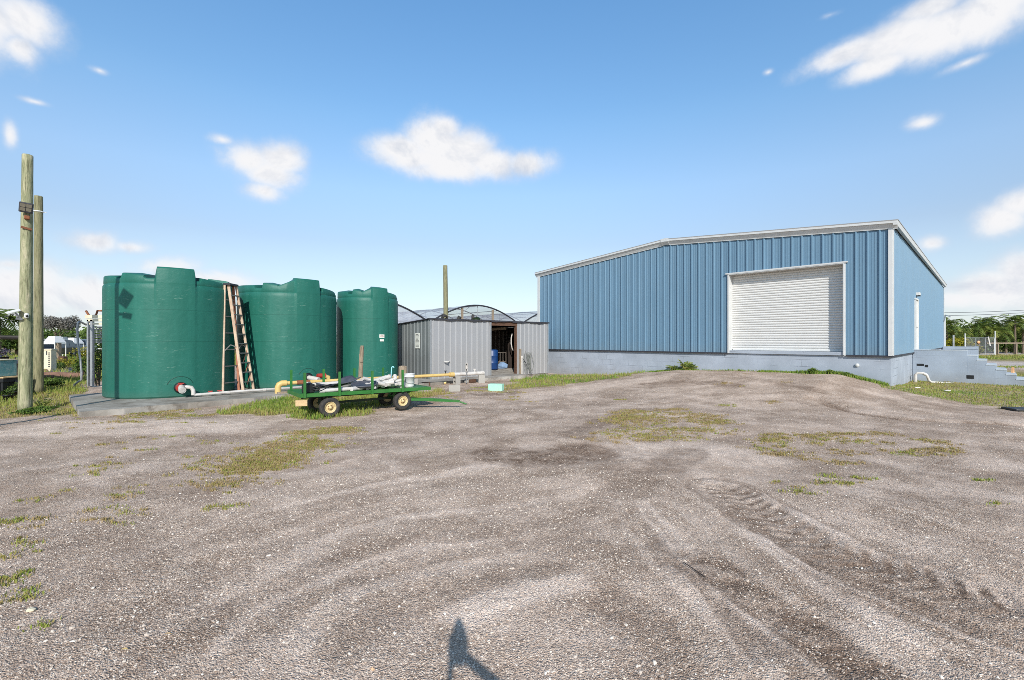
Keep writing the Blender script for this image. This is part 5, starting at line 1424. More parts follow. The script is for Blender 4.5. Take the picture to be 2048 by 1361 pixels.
T_ = Matrix.Rotation(PR, 3, 'Z') @ Euler((R(14), R(-24), R(10))).to_matrix()
pc = A_(-.21, .16, 2.45)
mb = MB(); mb.box(pc, (.24, .17, .018), M=T_); sp = mb.build('solar_panel', M['white_paint'], pl)
mb = MB(); mb.box(pc+T_ @ Vector((0, 0, -.011)), (.18, .11, .006), M=T_); mb.build('cell', M['solar'], sp)
mb = MB(); mb.bar(A_(-.09, .11, 2.30), A_(-.17, .14, 2.42), .03, .03); mb.bar(A_(-.06, .12, 2.27), A_(-.16, .14, 2.29), .05, .05); mb.build('bracket', M['steel'], pl)
p2 = (-14.55, 13.98)
p2o = timber_pole((p2[0], p2[1], gz(*p2)-.05), 6.1, .118, .102, M['pole_dark'], 'shorter dull timber pole with a white strap, right behind the nearest pole', (.0, 0))
mb = MB(); mb.lathe([(.104, 5.62), (.112, 5.62), (.112, 5.655), (.104, 5.655)], (0, 0, 0), 20); mb.tube([(.10, -.03, 5.63), (.20, .05, 5.62)], .008, 6); mb.build('strap', M['white_paint'], p2o)

# ================================================================== GREEN WAGON
WO = (-3.89, 9.72); WROT = math.atan2(.625, .78)
wz = gz(*WO)
wg = empty('flatbed_wagon', (WO[0], WO[1], wz), 'green flatbed farm wagon with upright stakes and cream wheel rims', 'wagon', WROT)
RW = .215; DZ = .50
def wl(u, v, z=0.0):
    c, s = math.cos(WROT), math.sin(WROT); return (WO[0]+u*c-v*s, WO[1]+u*s+v*c, z)
def dz(u): return DZ-.028*u/2+.015
mb = MB(); U0, U1, V0, V1 = -.58, 2.34, -.06, .98
mb.add([(U0, V0, dz(U0)), (U1, V0, dz(U1)), (U1, V1, dz(U1)), (U0, V1, dz(U0)), (U0, V0, dz(U0)+.02), (U1, V0, dz(U1)+.02), (U1, V1, dz(U1)+.02), (U0, V1, dz(U0)+.02)], [(3, 2, 1, 0), (4, 5, 6, 7), (0, 1, 5, 4), (1, 2, 6, 5), (2, 3, 7, 6), (3, 0, 4, 7)])
mb.build('deck', M['wagon_green'], wg)
mb = MB()
for v in (V0-.015, V1+.015): mb.bar((U0-.03, v, dz(U0)-.012), (U1+.03, v, dz(U1)-.012), .035, .074)
for u in (U0-.015, U1+.015): mb.bar((u, V0, dz(u)-.015), (u, V1, dz(u)-.015), .034, .08)
mb.build('side_frame', M['wagon_green'], wg)
for v in (V0-.045, V1+.045):
    for u in (-.53, .17, .89, 1.62):
        mb = MB(); mb.box((u, v, dz(u)+.20), (.05, .026, .52)); mb.build('stake', M['wagon_green'], wg)
mb = MB()
for v in (.30, .62): mb.bar((-.5, v, dz(0)-.07), (2.2, v, dz(2)-.07), .05, .08)
mb.bar((-.1, .46, .25), (1.9, .46, .25), .05, .05); mb.build('underframe', M['wagon_dark'], wg)
wheels = []
for (u, nm) in ((0, 'r'), (1.66, 'f')):
    mb = MB(); mb.tube([(u, .0, RW), (u, .92, RW)], .022, 8); mb.box((u, .46, RW+.06), (.07, .62, .07)); mb.bar((u, .25, RW+.06), (u-.05, .22, dz(u)-.06), .05, .05); mb.bar((u, .67, RW+.06), (u-.05, .7, dz(u)-.06), .05, .05)
    if u > 1:
        mb.bar((u, .2, RW+.04), (u+.38, .2, dz(u)-.06), .025, .03); mb.box((u-.12, .12, .33), (.07, .07, .22))
    mb.build('axle', M['wagon_green'] if u > 1 else M['wagon_dark'], wg)
    for v, sgn in ((.02, -1), (.90, 1)):
        wh = empty('wheel', (u, v, RW), None, None); wh.parent = wg
        for k_ in ('label', 'category'): 
            if k_ in wh: del wh[k_]
        q = Matrix.Rotation(PI/2, 3, 'X')
        mb = MB(); hw = .075
        mb.lathe([(.118, -hw*.75), (.15, -hw), (.19, -hw*.98), (.209, -hw*.72), (.214, -hw*.35), (.214, hw*.35), (.209, hw*.72), (.19, hw*.98), (.15, hw), (.118, hw*.75)], (0, 0, 0), 36, q)
        mb.build('tyre', M['rubber'], wh)
        mb = MB(); s_ = 1 if sgn == -1 else -1
        mb.lathe([(.121, .066*s_), (.110, .066*s_), (.100, .035*s_), (.062, .022*s_), (.058, .045*s_), (.03, .05*s_), (.028, .085*s_), (0, .085*s_)], (0, 0, 0), 28, q)
        mb.lathe([(.118, -.05*s_), (.05, -.03*s_), (0, -.03*s_)], (0, 0, 0), 20, q); mb.build('rim', M['rim'], wh)
        mb = MB()
        for k in range(5):
            a = k*2*PI/5; mb.lathe([(0, 0), (.011, 0), (.011, .014), (0, .014)], (.044*math.cos(a), -.046*s_ if s_ == 1 else .046, .044*math.sin(a)), 6, Matrix.Rotation(PI/2*s_, 3, 'X'))
        mb.build('wheel_bolts', M['rust'], wh)
mb = MB(); mb.bar((1.72, .46, .22), (2.55, -.32, .19), .06, .07); mb.bar((2.5, -.27, .19), (2.86, -.62, .17), .05, .06); mb.tube([(2.84, -.60, .17), (2.98, -.74, .10)], .018, 8); mb.bar((1.72, .2, .22), (2.3, -.12, .2), .035, .05); mb.build('drawbar', M['wagon_green'], wg)
mb = MB(); mb.box((-.57, -.03, .36), (.22, .10, .12), rz=-.4); mb.build('rear_block', M['pale_wood'], wg)
# ---- load
def put(o, u, v, z, rot=None, label=None, cat=None, group=None):
    o.location = wl(u, v, wz+z); o.rotation_euler = rot or (0, 0, WROT); return tag(o, label, cat, group)
ztop = DZ+.035
mb = MB(); mb.lathe([(0, 0), (.105, 0), (.112, .02), (.122, .24), (.128, .24), (.128, .255), (.122, .26), (.124, .30), (.130, .30), (.130, .315), (.118, .315), (.114, .26), (.10, .03), (0, .03)], (0, 0, 0), 28); o = mb.build('bucket', M['bucket']); put(o, 1.97, .26, dz(1.97)+.022, None, 'white plastic bucket on the right end of the green wagon', 'bucket')
mb = MB(); mb.tube([(-.12, 0, .235), (-.135, -.03, .16), (-.10, -.09, .10), (0, -.128, .08), (.10, -.09, .10), (.135, -.03, .16), (.12, 0, .235)], .004, 6); mb.build('bail', M['steel'], o)
mb = MB(); mb.lathe([(0, 0), (.05, 0), (.045, .12), (.04, .12), (0, .11)], (0, 0, 0), 18); o = mb.build('white_cup', M['pvc']); put(o, 1.74, .10, dz(1.7)+.022, None, 'small white plastic cup standing left of the bucket on the wagon', 'cup')
mb = MB(); mb.box((0, 0, .09), (.22, .16, .18), bev=.015); mb.box((.0, 0, .19), (.14, .1, .02)); o = mb.build('battery_box', M['black']); put(o, -.40, .14, dz(-.4)+.022, (0, 0, WROT+.1), 'black battery box on the left end of the wagon', 'box')
mb = MB(); mb.box((0, 0, .01), (.08, .05, .02)); o = mb.build('switch', M['pvc']); put(o, -.38, .18, dz(-.4)+.225, None, 'small white switch lying on top of the black box', 'switch')
mb = MB(); rg = random.Random(21)
for k in range(9):
    c = Vector((rg.uniform(-.12, .12), rg.uniform(-.1, .1), .03+k*.014)); r_ = rg.uniform(.08, .15); t0 = rg.uniform(0, 6)
    mb.tube([c+Vector((r_*math.cos(t0+a), r_*.7*math.sin(t0+a), rg.uniform(-.01, .03))) for a in np.linspace(0, 5.6, 14)], .011, 6)
put(mb.build('cable_coil', M['black']), -.13, .16, dz(0)+.022, None, 'tangled coil of black cable next to the battery box', 'cable')
def dish(w, l, h, label, u, v, z, rot):
    mb = MB(); prof = [(0, .0), (.92, .0), (1.0, h), (.96, h), (.90, .02), (0, .02)]
    mb.lathe(prof, (0, 0, 0), 30); o = mb.build('plastic_tray', M['charcoal'])
    for vv in o.data.vertices: vv.co = Vector((vv.co.x*w, vv.co.y*l, vv.co.z))
    put(o, u, v, z, rot, label, 'tray')
mb = MB(); ns = 12
vs = []; fs = []
for i in range(ns+1):
    for j in range(ns+1):
        a, b = i/ns, j/ns; vs.append(((a-.5)*.86, (b-.5)*.5, .10*a*a+.035*math.sin(a*7+b*2)*(.4+b)+.03*math.cos(b*6)))
fs = [(i*(ns+1)+j, (i+1)*(ns+1)+j, (i+1)*(ns+1)+j+1, i*(ns+1)+j+1) for i in range(ns) for j in range(ns)]
mb.add(vs, fs, True); o = mb.build('plastic_sheet', M['charcoal'])
so_ = o.modifiers.new('thick', 'SOLIDIFY'); so_.thickness = .02
put(o, .36, .58, dz(.4)+.13, (0, -.04, WROT+.05), 'large warped charcoal plastic sheet lying on the wagon', 'sheet')
dish(.30, .24, .05, 'oval charcoal plastic tray overhanging the white pipes on the wagon', .80, .12, dz(.8)+.12, (.16, -.05, WROT))
mb = MB(); mb.tube([(-.55, 0, 0), (.35, 0, .005)], .042, 12); mb.tube([(-.55, 0, 0), (-.46, 0, 0)], .05, 12); put(mb.build('pvc_pipe', M['pvc']), .35, .02, dz(.3)+.065, None, 'long white pipe lying along the near edge of the wagon deck', 'pipe')
mb = MB(); mb.tube([(-.2, 0, 0), (.2, 0, 0)], .05, 12); put(mb.build('pvc_pipe', M['pvc']), .62, .05, dz(.6)+.07, (0, 0, WROT+.5), 'white pipe stub under the oval charcoal tray', 'pipe')
for (u, v, h_, lab_) in ((.86, .55, .02, 'long white pipe reaching over the far side of the wagon'),):
    mb = MB(); mb.tube([(-.9, 0, 0), (.9, 0, .02)], .05, 12); put(mb.build('pvc_pipe', M['pvc']), .62, .80, dz(.6)+.13, (0, 0, WROT+.02), lab_, 'pipe')
rg = random.Random(33)
first = None
for k in range(64):
    L_ = rg.uniform(.16, .55); r_ = rg.choice((.022, .03, .03, .042, .048)); yaw = rg.choice((rg.uniform(-.5, .5), rg.uniform(0, PI))); pit = rg.uniform(-.3, .3)
    u = 1.30+rg.triangular(-.60, .46, .05); v = rg.uniform(.02, .92); top_ = .16*(1-abs(u-1.3)/.75); z = dz(u)+.05+rg.uniform(.0, 1)*max(.02, top_)
    mb = MB(); mb.tube([(-L_/2, 0, 0), (L_/2, 0, 0)], r_, 12)
    kind = rg.random()
    if kind < .35: mb.tube([(L_/2-.07, 0, 0), (L_/2, 0, 0)], r_*1.22, 12)
    elif kind < .55: mb.tube([(L_/2, 0, 0), (L_/2+.05, 0, .01), (L_/2+.06, .0, .07), (L_/2+.06, 0, .12)], r_*1.12, 12)
    elif kind < .7: mb.tube([(0, -.09, 0), (0, .09, 0)], r_*1.15, 12)
    yel = k in (5, 12, 19, 30, 41)
    o = mb.build('pipe_offcut', M['yellow_pipe'] if yel else M['pvc'])
    put(o, u, v, z, (rg.uniform(0, 6) if kind > .35 else 0, pit, WROT+yaw), 'yellowed pipe offcut in the heap on the green wagon' if yel else 'short white plastic pipe offcut in the heap on the green wagon', 'pipe offcut', 'yellowed pipe offcuts on the wagon' if yel else 'white pipe offcuts heaped on the wagon')
mb = MB(); mb.tube([(-.25, 0, 0), (.2, 0, .03)], .042, 12); mb.tube([(.12, 0, .025), (.25, 0, .034)], [.05, .062], 12); put(mb.build('pipe_offcut', M['pvc']), 1.36, .55, dz(1.2)+.17, (0, -.2, WROT+.12), 'white pipe with flared end sticking up highest from the heap', 'pipe offcut')
mb = MB(); mb.tube([(-.08, 0, 0), (.08, 0, 0)], .05, 12); mb.tube([(0, 0, 0), (0, 0, .09)], .04, 10); put(mb.build('pipe_fitting', M['red_valve']), 1.72, .8, dz(1.7)+.2, (0, .4, WROT+.9), 'faded red pipe fitting at the back of the heap', 'fitting')
mb = MB(); mb.tube([(0, 0, 0), (.015, 0, .36), (.03, 0, .40), (.06, 0, .40), (.075, 0, .37)], .014, 8); put(mb.build('cyan_pipe', M['cyan_pipe']), 1.66, .66, dz(1.6)+.10, (0, 0.03, WROT), 'thin pale cyan pipe with hooked top standing in the wagon', 'pipe')
# ================================================================== PLANTS
def frond_geo(V, F, T, base, az, L, el0, droop, nl, ll, lw, rg, tone):
    """one feather frond: midrib bending down, leaflets on both sides"""
    p = np.array(base, float); d = np.array([math.cos(az), math.sin(az)]); pts = []
    el = el0
    seg = L/10
    for i in range(11):
        pts.append(p.copy()); p = p+seg*np.array([d[0]*math.cos(el), d[1]*math.cos(el), math.sin(el)]); el -= droop/10*(1+i*.12)
    pts = np.array(pts); side = np.array([-d[1], d[0], 0])
    for i in range(10):                                     # rib strip
        b = len(V); w = .018*L/2*(1-i/11)
        V += [pts[i]-side*w, pts[i]+side*w, pts[i+1]+side*w*.9, pts[i+1]-side*w*.9]; F += [(b, b+1, b+2), (b, b+2, b+3)]; T += [tone*.8]*2
    for k in range(nl):
        t = .12+.86*k/(nl-1); i = min(9, int(t*10)); q = pts[i]+(pts[i+1]-pts[i])*(t*10-i); tg = pts[i+1]-pts[i]; tg = tg/np.linalg.norm(tg)
        l = ll*(math.sin(PI*min(1, .18+t*.82))**.6)*rg.uniform(.8, 1.15)
        for s in (-1, 1):
            dirv = side*s*rg.uniform(.75, .95)+tg*rg.uniform(.45, .75)+np.array([0, 0, rg.uniform(-.55, .05)]); dirv /= np.linalg.norm(dirv)
            b = len(V); V += [q-tg*lw, q+tg*lw, q+dirv*l*.6+tg*lw*1.2+np.array([0, 0, .02]), q+dirv*l]
            F += [(b, b+1, b+2), (b, b+2, b+3)]; T += [min(1, max(0, tone+rg.uniform(-.18, .18)))]*2

def palm(loc, th, r, nf, L, label, seed, group=None, name='palm_tree', lean=(0, 0), tone=.5, nl=18, ll=None, upright=1.2, mat='palm', dead=0):
    rg = random.Random(seed)
    root = empty(name, loc, label, 'palm', rg.uniform(0, 6), group)
    mb = MB(); pts = [(lean[0]*t*t, lean[1]*t*t, th*t) for t in np.linspace(0, 1, 10)]
    mb.tube(pts, [r*(1.25-.45*t)*(1+.06*(i % 2)) for i, t in enumerate(np.linspace(0, 1, 10))], 10); mb.build('trunk', M['bark'], root)
    V = []; F = []; T = []
    for k in range(nf):
        el = upright*(1-k/nf)-.25+rg.uniform(-.1, .1)
        frond_geo(V, F, T, (lean[0], lean[1], th), k*2.4+rg.uniform(-.3, .3), L*rg.uniform(.8, 1.1), el, rg.uniform(1.1, 1.7), nl, ll or L*.28, L*.022, rg, tone+rg.uniform(-.2, .2)-(.25 if k > nf*.75 else 0))
    np_obj('crown', V, F, M[mat], T, root)
    return root

def leaf_cloud(blobs, n, size, rg):
    """leaf quads spread in the volumes of several ellipsoids, denser at the surface"""
    w = np.array([b[3]*b[4]*b[5] for b in blobs])**.7; w = w/w.sum()
    idx = rg.choice(len(blobs), n, p=w); B = np.array(blobs)[idx]
    d = rg.normal(size=(n, 3)); d /= np.linalg.norm(d, axis=1)[:, None]
    rad = rg.uniform(.25, 1.08, n)**.6
    C = B[:, :3]+d*B[:, 3:6]*rad[:, None]
    u = rg.normal(size=(n, 3)); u /= np.linalg.norm(u, axis=1)[:, None]
    nrm = d*.6+rg.normal(size=(n, 3))*.6; v = np.cross(nrm, u); v /= np.linalg.norm(v, axis=1)[:, None]+1e-6
    s = size*rg.uniform(.6, 1.3, n)[:, None]
    V = np.stack([C-u*s, C-v*s*.45, C+u*s, C+v*s*.45], 1).reshape(-1, 3)
    F = np.arange(n*4).reshape(-1, 4)
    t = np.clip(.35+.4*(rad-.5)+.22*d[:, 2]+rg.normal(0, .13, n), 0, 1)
    return V, F, t

def bush(name, loc, blobs, n, size, label, cat, mat='leaf', group=None, stem=True, seed=1, trunk=None):
    rg = np.random.default_rng(seed)
    root = empty(name, loc, label, cat, 0, group)
    V, F, t = leaf_cloud(blobs, n, size, rg); V[:, 2] = np.maximum(V[:, 2], .01)
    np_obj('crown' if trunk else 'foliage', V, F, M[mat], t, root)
    mb = MB()
    if trunk:
        h, r = trunk
        mb.tube([(0, 0, -.1), (.02*h, 0, h*.5), (0, .01*h, h)], [r*1.3, r, r*.7], 9)
        for b in blobs[:6]: mb.tube([(0, 0, h*.7), (b[0]*.5, b[1]*.5, (h+b[2])*.5), tuple(b[:3])], [r*.5, r*.35, r*.12], 6)
        mb.build('trunk', M['bark'], root)
    else:
        for b in blobs[:5]: mb.tube([(b[0]*.2, b[1]*.2, -.05), (b[0]*.7, b[1]*.7, b[2]*.6), tuple(b[:3])], [.03, .022, .01], 5)
        mb.build('stem', M['bark'], root)
    return root

# --- right: palm hedge behind the chain link gate
rg0 = random.Random(77)
PALMS_R = [(1893, 625, 52, 'palm at the left end of the hedge, beside the far downspout'), (1912, 645, 53, 'palm with low arching fronds second from the blue building'),
           (1932, 652, 55, 'short palm left of the gate, below the gap in the hedge'), (1958, 632, 54, 'tall palm rising right behind the gate'), (1972, 622, 57, 'palm with pale fronds above the right gate post'),
           (1992, 640, 53, 'yellowish palm just right of the gate'), (2012, 632, 56, 'dark palm in the right part of the hedge'), (2030, 618, 54, 'tallest palm with bright green stems near the right edge'), (2046, 632, 55, 'palm cut by the right edge of the view'), (2075, 625, 56, 'palm just past the right edge of the view'), (2110, 620, 54, 'palm furthest right along the hedge')]
for i, (px, py, Y, lb) in enumerate(PALMS_R):
    x, y, zt = at(px, py, Y)
    th = max(1.0, zt-1.5)
    palm((x, y, 0), th, .10, 22, rg0.uniform(1.9, 2.6), lb, 100+i, 'palms in the hedge behind the gate', tone=.55+.16*rg0.uniform(-1, 1), nl=15, upright=1.45, ll=.62)
for i, (px, Y, h, w, mt, lb) in enumerate([(1905, 51, 1.7, 2.0, 'yellowbush', 'yellow green shrub beside the far downspout'), (1925, 51.5, 1.5, 1.6, 'yellowbush', 'yellow green shrub left of the gate'), (1940, 58, 3.0, 2.2, 'leaf', 'dark shrub behind the left gate post'),
                                           (1965, 60, 3.6, 2.6, 'leaf', 'dense dark shrub behind the gate'), (1985, 58, 3.4, 2.3, 'leaf', 'dark shrub behind the tall right gate post'), (2005, 57, 2.8, 2.3, 'leaf', 'dark shrub right of the gate under the wooden rail'), (2026, 58, 3.8, 2.4, 'leaf', 'dark shrub below the tallest palm'), (2048, 58, 3.2, 2.4, 'leaf', 'dark shrub at the right edge of the view'), (1895, 60, 3.2, 2.4, 'leaf', 'dark shrub behind the blue building end'), (1917, 61, 3.4, 2.4, 'leaf', 'dark shrub second from the blue building')]):
    x = (px-1024)/FPX*Y
    bl_ = [(random.Random(i*9+k).uniform(-w*.5, w*.5), random.Random(i*9+k+500).uniform(-.8, .8), h*(.3+.5*random.Random(i*9+k+900).random()), w*.5, .8, h*.32) for k in range(7)]
    bush('shrub', (x, Y, 0), bl_, 2600, .17, lb, 'shrub', mt, None, seed=300+i)

# --- chain link gate and rail fence
def chain_panel(a, b, h, z0=.1, posts=True, root=None):
    a = Vector(a); b = Vector(b); d = (b-a); L_ = d.length
    return L_, math.atan2(d.y, d.x)
g0 = at(1930, 711, 49); g1 = at(1990, 711, 49)
gx0, gx1 = g0[0], g1[0]
gate = empty('chain_link_gate', (gx0, 49, 0), 'chain link gate with grey frames in front of the palm hedge', 'gate')
gw = gx1-gx0
mb = MB()
for (u, h) in ((0, 2.3), (gw, 2.55)): mb.tube([(u, 0, -.1), (u, 0, h)], .045, 10); mb.lathe([(.05, h), (.04, h+.05), (0, h+.07)], (u, 0, 0), 10)
mb.build('post', M['white_paint'], gate)
for (ua, ub) in ((.08, gw*.36), (gw*.36, gw*.67), (gw*.67, gw-.08)):
    mb = MB()
    mb.tube([(ua, 0, .08), (ua, 0, 1.9), (ub, 0, 1.9), (ub, 0, .08), (ua, 0, .08)], .03, 8); mb.tube([(ua, 0, 1.0), (ub, 0, 1.0)], .02, 8); mb.build('frame', M['galv'], gate)
    mb = MB(); mb.add([(ua, .01, .1), (ub, .01, .1), (ub, .01, 1.88), (ua, .01, 1.88)], [(0, 1, 2, 3)]); mb.build('chain_mesh', M['chain'], gate)
mb = MB(); mb.lathe([(0, 0), (.16, 0), (.16, .02), (0, .02)], (gw*.44, -.05, 1.42), 16, Matrix.Rotation(PI/2, 3, 'X')); mb.build('reflector', M['orange'], gate)
mb = MB(); mb.bar((gw*.76, -.03, 2.0), (gw*.83, -.03, 1.0), .05, .12); mb.build('latch_bar', M['pvc'], gate)
fx = at(1906, 700, 50)[0]
fn = empty('chain_link_fence', (fx, 50, 0), 'low chain link fence between blue building and gate', 'fence')
mb = MB(); L_ = gx0-fx-.2
for u in (0, L_*.5, L_): 
    m2 = MB(); m2.tube([(u, 0, -.1), (u, 0, 2.2)], .035, 8); m2.build('post', M['galv'], fn)
mb.add([(0, .01, .1), (L_, .01, .1), (L_, .01, 1.9), (0, .01, 1.9)], [(0, 1, 2, 3)]); mb.build('chain_mesh', M['chain'], fn)
rf = empty('rail_fence', (gx1+.6, 50.5, 0), 'grey wooden rail fence running right from the gate', 'fence')
for k in range(5):
    mb = MB(); mb.box((k*2.05+1.3, 0, .65), (.13, .13, 1.45)); mb.build('post', M['old_wood'], rf)
mb = MB(); mb.bar((0, -.09, 1.3), (9.6, -.09, 1.32), .05, .13); mb.build('rail', M['old_wood'], rf)
# power lines behind the palms
for i, (za, zb_, lb) in enumerate(((626, 613, 'upper overhead cable above the palm hedge'), (632, 617, 'lower overhead cable above the palm hedge'))):
    a = Vector(at(1850, za, 66)); b = Vector(at(2250, zb_-9, 66)); mb = MB()
    pts = [a.lerp(b, t)+Vector((0, 0, -1.2*4*t*(1-t)*.35)) for t in np.linspace(0, 1, 14)]
    mb.tube(pts, .030, 6); tag(mb.build('overhead_cable', M['wire']), lb, 'cable')

# --- palmetto and weeds at the foot of the plinth
def palmetto(t_along, n_out, label, seed, L=.62, nf=13, tone=.5):
    x = BC[0]+BD[0]*t_along+BN[0]*n_out; y = BC[1]+BD[1]*t_along+BN[1]*n_out
    rg = random.Random(seed); root = empty('palm_seedling', (x, y, gz(x, y)-.02), label, 'plant', 0)
    V = []; F = []; T = []
    for k in range(nf): frond_geo(V, F, T, (0, 0, 0), k*2.4, L*rg.uniform(.6, 1.1), 1.15-.5*rg.random(), rg.uniform(.3, 1.0), 12, L*.34, L*.02, rg, tone+rg.uniform(-.2, .2))
    np_obj('fronds', V, F, M['palm'], T, root)
    mb = MB(); mb.tube([(0, 0, -.05), (0, 0, .06)], .03, 8); mb.build('stem', M['bark'], root)
palmetto(6.45, .22, 'bushier green palm seedling against the grey plinth', 5, .56, 12, .66)
palmetto(7.05, .20, 'greyer sparse palm seedling left of the bushy one', 6, .44, 8, .5)
for i, (t_, s_, lb) in enumerate(((2.05, .20, 'bushy weed highest on the bank right of the roller door'), (1.55, .14, 'smaller weed clump on the bank nearer the corner'), (1.1, .12, 'low weed clump sloping down to the building corner'))):
    x = BC[0]+BD[0]*t_+BN[0]*.22; y = BC[1]+BD[1]*t_+BN[1]*.22
    bush('weed_clump', (x, y, gz(x, y)-.02), [(0, 0, s_*.5, s_, s_*.5, s_*.6), (s_*.8, -.08, s_*.3, s_*.6, s_*.4, s_*.4)], 650, .035, lb, 'weed', 'leaf', None, seed=400+i)

# ================================================================== LEFT BACKGROUND
palm(at(-6, 678, 27)[:2]+(0,), 2.9, .16, 18, 2.3, 'leaning palm with drooping grey green fronds at the left edge', 41, None, lean=(.45, 0), tone=.35, nl=20, upright=1.2)
palm(at(138, 690, 52)[:2]+(0,), 1.6, .25, 24, 2.0, 'dark green round palm behind the white tents', 42, None, tone=.32, nl=18, upright=1.3)
# bare grey shrub tree
def bare_tree(loc, h, w, label, seed):
    rg = random.Random(seed); root = empty('bare_tree', loc, label, 'tree')
    mb = MB(); tips = []
    def grow(p, d, L_, r, depth):
        q = p+d*L_; mb.tube([p, p.lerp(q, .5)+Vector((rg.uniform(-.05, .05), 0, 0)), q], [r, r*.8, r*.6], 5, caps=False)
        if depth == 0: tips.append(q); return
        for k in range(3 if depth > 1 else 4):
            nd = (d+Vector((rg.uniform(-.75, .75)*w, rg.uniform(-.7, .7), rg.uniform(-.1, .5)))).normalized(); grow(q, nd, L_*rg.uniform(.65, .9), r*.6, depth-1)
    grow(Vector((0, 0, -.1)), Vector((0, 0, 1)), h*.20, .10, 4); mb.build('trunk', M['bark'], root)
    bl_ = [(t.x, t.y, max(.5, t.z), .45, .4, .5) for t in tips]
    V, F, t = leaf_cloud(bl_, 4200, .09, np.random.default_rng(seed)); np_obj('crown', V, F, M['drybush'], t, root)
bare_tree(at(103, 690, 44)[:2]+(0,), 6.4, 1.3, 'grey twiggy bare tree behind the second timber pole', 13)
for i, (px, py, Y, w, h, mt, lb) in enumerate([(8, 655, 46, 3.0, 3.0, 'leaf', 'clipped green hedge bush at the far left'), (32, 655, 47, 2.6, 2.8, 'leaf', 'clipped green hedge bush just left of the nearest pole'), (75, 650, 60, 3.2, 3.4, 'leaf', 'dark tree behind the pair of timber poles'), (165, 655, 60, 3.6, 3.6, 'leaf', 'dark green tree right of the round palm'), (188, 652, 63, 3.0, 3.6, 'leaf', 'dark green tree next to the nearest tank'), (112, 652, 66, 3.4, 3.6, 'leaf', 'dark green tree behind the bare tree'), (-40, 640, 50, 4, 4, 'leaf', 'green tree beyond the left edge')]):
    x = (px-1024)/FPX*Y; r_ = random.Random(600+i)
    bl_ = [(r_.uniform(-w*.5, w*.5), r_.uniform(-.8, .8), h*(.35+.45*r_.random()), w*.36, .9, h*.28) for k in range(7)]
    bush('leafy_tree', (x, Y, 0), bl_, 1500, .16, lb, 'tree', mt, None, seed=500+i, trunk=(h*.5, .1))
# white canopies
def canopy(px0, px1, pyt, pyb, Y, label):
    x0, x1 = (px0-1024)/FPX*Y, (px1-1024)/FPX*Y; zt = EYE-(pyt-680.5)/FPX*Y; ze = EYE-(pyb-680.5)/FPX*Y; w = x1-x0; c = (x0+x1)/2
    root = empty('canopy_tent', (c, Y, 0), label, 'tent', 0, 'white canopy tents behind the poles')
    k = .26; P = [(-w/2, -w/2, ze), (w/2, -w/2, ze), (w/2, w/2, ze), (-w/2, w/2, ze), (-w*k, -w*k, zt), (w*k, -w*k, zt), (w*k, w*k, zt), (-w*k, w*k, zt)]
    mb = MB(); mb.add(P, [(0, 1, 5, 4), (1, 2, 6, 5), (2, 3, 7, 6), (3, 0, 4, 7), (4, 5, 6, 7)]); mb.build('roof', M['canvas_white'], root)
    mb = MB(); 
    Q = [(-w/2, -w/2), (w/2, -w/2), (w/2, w/2), (-w/2, w/2)]
    mb.add([(q[0], q[1], ze) for q in Q]+[(q[0]*1.01, q[1]*1.01, ze-.16) for q in Q], [(i, (i+1) % 4, 4+(i+1) % 4, 4+i) for i in range(4)]); mb.build('valance', M['canvas_white'], root)
    for q in Q: m2 = MB(); m2.tube([(q[0]*.97, q[1]*.97, 0), (q[0]*.97, q[1]*.97, ze)], .035, 6); m2.build('leg', M['white_paint'], root)
canopy(98, 121, 673, 685, 40, 'white canopy tent over a dark vehicle, nearest the poles')
canopy(117, 134, 674, 690, 46, 'white canopy tent with a lower eave, second from the poles')
canopy(137, 158, 676, 686, 50, 'white canopy tent over the silver vehicle')
canopy(84, 91, 678, 692, 44, 'narrow white tent edge showing right behind the dull pole')
# far white building
x0, x1 = at(150, 680, 68)[0], at(215, 680, 68)[0]
hb = empty('white_house', ((x0+x1)/2, 70, 0), 'low white house far behind the metal frame', 'house')
mb = MB(); mb.box((0, 0, 1.2), (x1-x0, 5, 2.5)); mb.build('wall', M['white_paint'], hb)
mb = MB(); mb.prism([(-2.8, 2.45), (2.8, 2.45), (0, 2.9)], -(x1-x0)/2-.2, (x1-x0)/2+.2, 'x'); mb.build('roof', M['roof'], hb)
mb = MB(); mb.box((-.8, -2.52, 1.3), (.9, .06, 1.0)); mb.build('window', M['car_glass'], hb)
